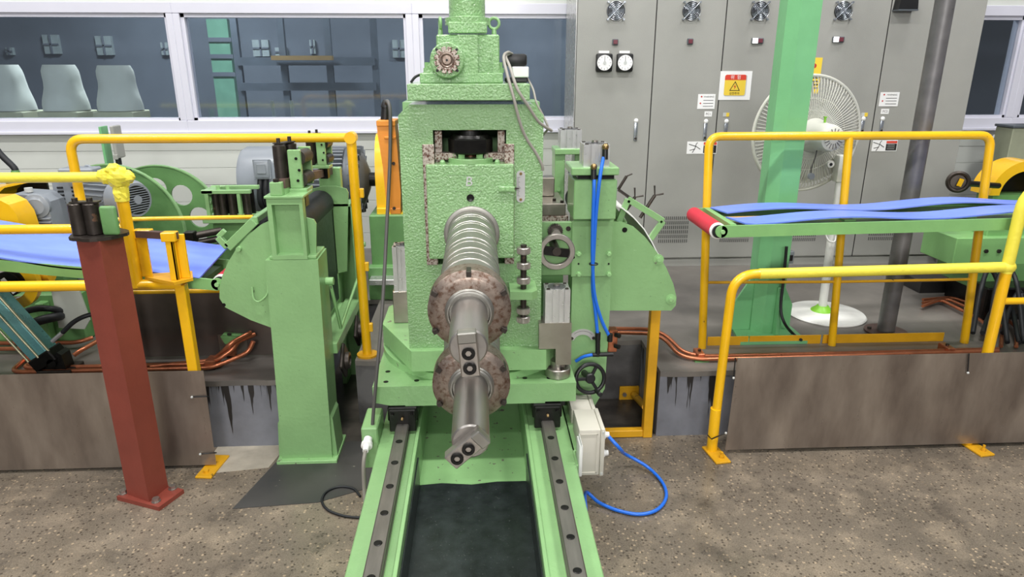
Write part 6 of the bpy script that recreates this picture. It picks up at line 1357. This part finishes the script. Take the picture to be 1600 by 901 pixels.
p, q = at(398, 250, Y=YM-R), at(424, 277, Y=YM-R)
jb = part('terminal_box', G().box(p.x, q.x, YM-R-.04, YM-R*.8, q.z, p.z, .01, 2), M_motor, mo, 'grey terminal box'); part('box_rim', G().box(p.x-.008, q.x+.008, YM-R-.03, YM-R-.022, q.z-.008, p.z+.008, .002), M_motor, jb); part('box_lid', G().box(p.x+.02, q.x-.02, YM-R-.046, YM-R-.04, q.z+.03, p.z-.02, .004), M_motor, jb)
for k, px in enumerate((407, 416)):
    part('conduit', G().tube(spline([at(px, 279, Y=YM-R-.0), at(px-1, 300, Y=YM-R-.02), at(px+1+k*2, 318, Y=YM-R-.02), at(px+10, 330, Y=YM-R+.02), at(px+22, 336, Y=YM-R+.1)], 8), .02, 10), M_rubber, jb, 'black corrugated conduit', 60)
part('lifting_eye', G().torus((ax(501, 220, YM), YM, cz+R+.015), (0, 1, 0), .03, .008, 24, 8), M_chrome, mo, None, 60)
g = G().box(ax(505, 330, YM-.2), ax(540, 330, YM-.2), YM-.26, YM+.26, PZ, cz-R*.7); g.box(ax(390, 330, YM-.2), ax(420, 330, YM-.2), YM-.1, YM+.2, PZ, cz-R*.9)
part('motor_feet', g, M_motor_dk, mo, None, 0)
yg2 = thing('coupling_guard', 'yellow coupling guard box between motor and mill', 'guard', at(605, 336, Y=4.85)); p, q = at(584, 245, Y=4.85), at(632, 335, Y=4.85); rr2 = .2
cyc = YM; zc2 = cz
prof = [(cyc-.2, q.z), (cyc+.2, q.z), (cyc+.2, zc2)]+circ(cyc, zc2, .2, 16, 0, 180, at(600, 208, Y=YM).z-zc2)[1:]
part('guard_hood', G().prism(prof, (p.x, 0, 0), (0, 1, 0), (0, 0, 1), (q.x-p.x+.1, 0, 0)), M_guard, yg2, None, 30); part('guard_flange', G().box(p.x-.0, q.x+.1, cyc-.22, cyc+.22, q.z, q.z+.05, .003), M_guard, yg2)
gb = thing('drive_pedestal', 'large green drive pedestal behind the mill under the coupling guard', 'machine base', at(600, 470, Y=4.75)); p, q = at(577, 336, Y=4.8), at(690, 470, Y=4.8)
part('pedestal_body', G().box(p.x, p.x+1.2, 4.78, 5.4, PZ, q.z if q.z > 1.2 else p.z, .006), M_green_deep, gb); part('pedestal_ledge', G().box(p.x-.02, p.x+1.2, 4.7, 4.8, PZ, az(418, 4.7, 590), .004), M_green_deep, gb)
z = az(418, 4.7, 590); part('flat_bar', G().box(p.x+.0, p.x+1.2, 4.60, 4.72, z-.10, z-.06, .003), M_alu, gb, 'bare aluminium bar')
# ---- reel
def reel_disc(pxc, pyc, Y, R, holes, lab, hr_, m):
    c_ = at(pxc, pyc, Y=Y); t = thing('reel_flange', lab, 'reel', (c_.x, Y, c_.z-R), 'green reel flanges')
    loops = [circ(c_.x, c_.z, R, 56)]+[list(reversed(circ(c_.x+hr_[0]*R*math.sin(math.radians(a)), c_.z+hr_[0]*R*math.cos(math.radians(a)), hr_[1]*R, 20))) for a in holes]
    part('flange_disc', G().prism(loops, (0, Y, 0), EX, EZ, (0, .02, 0)), m, t, None, 20)
    part('flange_edge', G().lathe((c_.x, Y, c_.z), (0, 1, 0), [(-.006, R), (-.006, R+.008), (.026, R+.008), (.026, R)], 56), M_green, t); part('reel_hub', G().lathe((c_.x, Y, c_.z), (0, -1, 0), [(0, .1), (.06, .1), (.06, .05), (.1, .05), (.1, 0)], 28), M_steel_dark, t)
    part('reel_stand', G().box(c_.x-.06, c_.x+.06, Y+.03, Y+.1, PZ, c_.z-.05), M_green_deep, t)
reel_disc(256, 352, 4.95, .425, [-85, -42, -3, 36, 78, 120, 160, 200, 238], 'green reel flange with round lightening holes behind the small motor', (.63, .175), M_green_deep)
reel_disc(182, 362, 4.62, .445, [], 'plain green reel flange right behind the small grey motor', (.6, .16), M_green_deep)
# ---- small motor
sm = thing('gear_motor', 'small grey finned gear motor with round fan grille', 'motor', at(190, 342, Y=4.25))
m0, m1 = at(144, 306, Y=4.36), at(214, 312, Y=4.18); dm = (m1-m0).normalized(); Lm = (m1-m0).length; rm_ = .118
part('motor_body', G().lathe(m0, dm, [(0, 0), (0, rm_*.9), (.02, rm_), (.05, rm_), (.05, rm_*.82), (Lm*.66, rm_*.82), (Lm*.66, rm_), (Lm*.9, rm_), (Lm, rm_*.85), (Lm, 0)], 36), M_motor, sm)
um, vm, wm = frame(dm)
for k in range(22):
    a = 2*math.pi*k/22; d = um*math.cos(a)+vm*math.sin(a); part('cooling_fin', G().obox(m0+dm*(Lm*.36)+d*(rm_*.9), (Lm*.56, .006, rm_*.24), Matrix((dm, d.cross(dm), d)).transposed()), M_motor, sm, None, 0)
part('fan_grille', G().cyl(m1, m1+dm*.004, rm_*.72, n=32), M_black, sm, 'dark round fan grille')
g = G()
for k in range(-5, 6): 
    hh = math.sqrt(max(0, 1-(k/6)**2))*rm_*.7; g.beam(m1+dm*.006+vm*(k*rm_*.12)-um*hh, m1+dm*.006+vm*(k*rm_*.12)+um*hh, .004, .006, dm)
part('grille_bars', g, M_motor, sm, None, 0); part('grille_boss', G().cyl(m1+dm*.004, m1+dm*.012, rm_*.22, n=16), M_motor, sm)
part('terminal_box', G().obox(m0+dm*(Lm*.3)+V((-.12, 0, rm_+.04)), (.2, .12, .05), None, .008), M_motor, sm); part('lifting_eye', G().torus(m0+dm*(Lm*.1)+V((-.02, 0, rm_+.05)), (0, 1, 0), .022, .006, 20, 8), M_motor, sm, None, 60)
part('cable_entry', G().cyl(m0+dm*.06+V((0, 0, rm_+.03)), m0+dm*.06+V((.22, 0, rm_+.035)), .015, n=10), M_rubber, sm)
part('motor_foot', G().box(m0.x, m1.x-.05, 4.2, 4.36, PZ, m0.z-rm_*.8), M_green_deep, sm, None, 0)
lg = thing('louvre_guard', 'grey guard panel with rows of louvre slots beside the gear motor', 'guard', at(105, 350, Y=4.3)); p, q = at(80, 284, Y=4.3), at(136, 352, Y=4.3)
part('guard_panel', G().box(p.x, q.x, 4.3, 4.32, PZ, p.z, .003), M_motor, lg)
for r in range(9):
    for c_ in (0, 1):
        w0 = at(89+c_*22+r*1.2, 293+r*5.9, Y=4.3); part('louvre', G().box(w0.x, w0.x+.036, 4.294, 4.302, w0.z-.006, w0.z+.006, .002), M_black, lg)
gr = thing('gear_reducer', 'grey cast gear reducer behind the left yellow guard', 'gearbox', at(60, 352, Y=4.15)); c_ = at(62, 328, Y=4.15)
part('housing', G().prism([(c_.x-.12, c_.z+.1), (c_.x+.02, c_.z+.09), (c_.x+.07, c_.z+.05), (c_.x+.08, c_.z-.12), (c_.x-.04, c_.z-.14), (c_.x-.1, c_.z-.02)], (0, 4.12, 0), EX, EZ, (0, .2, 0)), M_motor, gr, None, 20)
part('side_cover', G().lathe((c_.x+.01, 4.12, c_.z+.03), (.2, -1, 0), [(0, 0), (0, .075), (.02, .07), (.025, .05), (.03, .045), (.03, 0)], 24), M_motor, gr)
for k in range(4): part('rib', G().box(c_.x+.0, c_.x+.075, 4.105, 4.12, c_.z-.05-k*.022, c_.z-.04-k*.022, .002), M_motor, gr)
part('breather', G().cyl((c_.x-.07, 4.2, c_.z+.1), (c_.x-.07, 4.2, c_.z+.125), .022, n=14), M_grey_tag, gr); part('reducer_foot', G().box(c_.x-.06, c_.x+.06, 4.14, 4.28, PZ, c_.z-.1), M_green_deep, gr, None, 0)
cgd = thing('chain_guard', 'long yellow chain guard over the left conveyor drive', 'guard', at(20, 350, Y=4.0))
P_ = [at(a, b_, Y=4.05) for a, b_ in ((-60, 304), (22, 303), (40, 312), (52, 328), (60, 352), (60, 372), (-60, 372))]
part('guard_box', G().prism([(p.x, p.z) for p in P_], (0, 3.9, 0), EX, EZ, (0, .16, 0)), M_guard, cgd, None, 30)
P_ = [at(a, b_, Y=4.5) for a, b_ in ((-60, 296), (10, 290), (40, 281), (62, 281), (20, 290), (8, 300), (5, 320), (-60, 320))]
part('guard_hood', G().prism([(p.x, p.z) for p in P_], (0, 4.42, 0), EX, EZ, (0, .2, 0)), M_guard, cgd, None, 30)
part('guard_stand', G().box(P_[0].x+.1, P_[0].x+.3, 4.01, 4.06, zdb, at(0, 372, Y=4.05).z), M_green_deep, cgd, None, 0)
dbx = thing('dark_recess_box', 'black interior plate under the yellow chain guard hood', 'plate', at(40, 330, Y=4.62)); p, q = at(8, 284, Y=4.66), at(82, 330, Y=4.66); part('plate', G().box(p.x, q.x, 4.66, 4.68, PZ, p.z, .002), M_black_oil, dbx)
# green post with grey switch box
pt = thing('sensor_post', 'green upright post with a grey box behind the railing corner', 'post', at(160, 262, Y=5.1)); p, q = at(153, 198, Y=5.1), at(172, 270, Y=5.1)
part('post', G().box(p.x, q.x-.01, 5.1, 5.2, PZ, p.z, .003), M_green_mint, pt); p, q = at(170, 197, Y=5.1), at(189, 248, Y=5.1); gbx = part('grey_box', G().box(p.x+.0, q.x-.02, 5.1, 5.22, q.z, p.z, .006), M_cab, pt, 'grey sensor box'); part('box_lid', G().box(p.x-.002, q.x-.016, 5.088, 5.1, q.z-.004, q.z+.03, .002), M_cab, gbx)
part('cable_gland', G().cyl((q.x-.05, 5.16, q.z-.05), (q.x-.05, 5.16, q.z), .02, n=12), M_rubber, pt)
cable('black_hose', [at(-20, 212, Y=5.0), at(0, 240, Y=5.0), at(22, 262, Y=5.0), at(24, 272, Y=5.0)], .022, M_rubber, 'black hose dropping to a green union at the left wall', 'hose')
q = at(24, 268, Y=5.0); gu = solo('hose_union', G().lathe(q+V((0, 0, -.5)), UP, [(0, 0), (0, .035), (.44, .035), (.44, .045), (.48, .045), (.48, .03), (.51, .025), (.51, 0)], 16), M_green_deep, 'green hose union stub by the left wall', 'union')
# ---- straightener in the background
stt = thing('roller_straightener', 'green box of dark rollers on a table behind the left conveyor', 'roller box', at(357, 395, Y=4.35)); Ys = 4.35
x0, x1 = ax(322, 325, Ys), ax(394, 325, Ys); z0, z1 = az(341, Ys, 357), az(303, Ys, 357)
part('top_frame', G().box(x0-.02, x1, Ys, Ys+.03, z1, z1+.025, .003).box(x0-.02, x1, Ys+.17, Ys+.2, z1, z1+.025, .003).box(x0-.02, x0+.05, Ys, Ys+.2, z1, z1+.02), M_green, stt)
part('bottom_frame', G().box(x0-.03, x1+.04, Ys-.01, Ys+.22, z0-.03, z0, .003), M_green, stt)
for x in (x0, x0+.02): part('frame_post', G().box(x, x+.022, Ys+(.0 if x == x0 else .17), Ys+(.02 if x == x0 else .2), z0, z1), M_green, stt, None, 0)
part('frame_post', G().box(ax(372, 325, Ys), ax(377, 325, Ys), Ys, Ys+.03, z0, z1), M_green, stt, None, 0); part('back_plate', G().box(x0+.03, x1-.03, Ys+.15, Ys+.165, z0, z1), M_black_oil, stt, None, 0)
for px in (338, 348, 363, 386): x = ax(px, 325, Ys+.06); part('guide_roller', G().cyl((x, Ys+.07, z0), (x, Ys+.07, z1), .024, n=18), M_steel_dark, stt)
for k in range(3): z = z0+.03+k*.05; part('adjust_bolt', G().hexnut((x0, Ys+.1, z), (-1, 0, 0), .014, .03), M_green_worn, stt, None, 20)
for px in (345, 360): x = ax(px, 305, Ys+.05); part('bolt', G().hexnut((x, Ys+.02, z1+.02), UP, .012, .03), M_green_worn, stt, None, 20)
part('table', G().box(x0+.02, x1-.03, Ys+.02, Ys+.3, PZ, z0-.03, .004), M_green_deep, stt)
for k, (py, r) in enumerate(((362, .022), (374, .02), (384, .012))):
    a, b_ = at(255, py+16, Y=4.1), at(345, py-2, Y=4.32); solo('steel_rod', G().cyl(a, b_, r, n=14), (M_steel_dark, M_steel_dark, M_pipe)[k], ['upper dark steel rod leading into the roller box', 'middle dark steel rod leading into the roller box', 'thin grey steel rod below the dark rods'][k], 'rod', 'steel rods before the roller box')
q = at(297, 372, Y=4.18); bb = thing('rod_bracket', 'black bracket carrying the steel rods behind the left conveyor', 'bracket', (q.x, 4.3, PZ)); part('bracket_plate', G().box(q.x-.03, q.x+.03, 4.16, 4.22, q.z-.09, q.z+.04, .003), M_black_oil, bb); part('bracket_leg', G().box(q.x-.02, q.x+.02, 4.22, 4.26, PZ, q.z), M_black_oil, bb, None, 0)
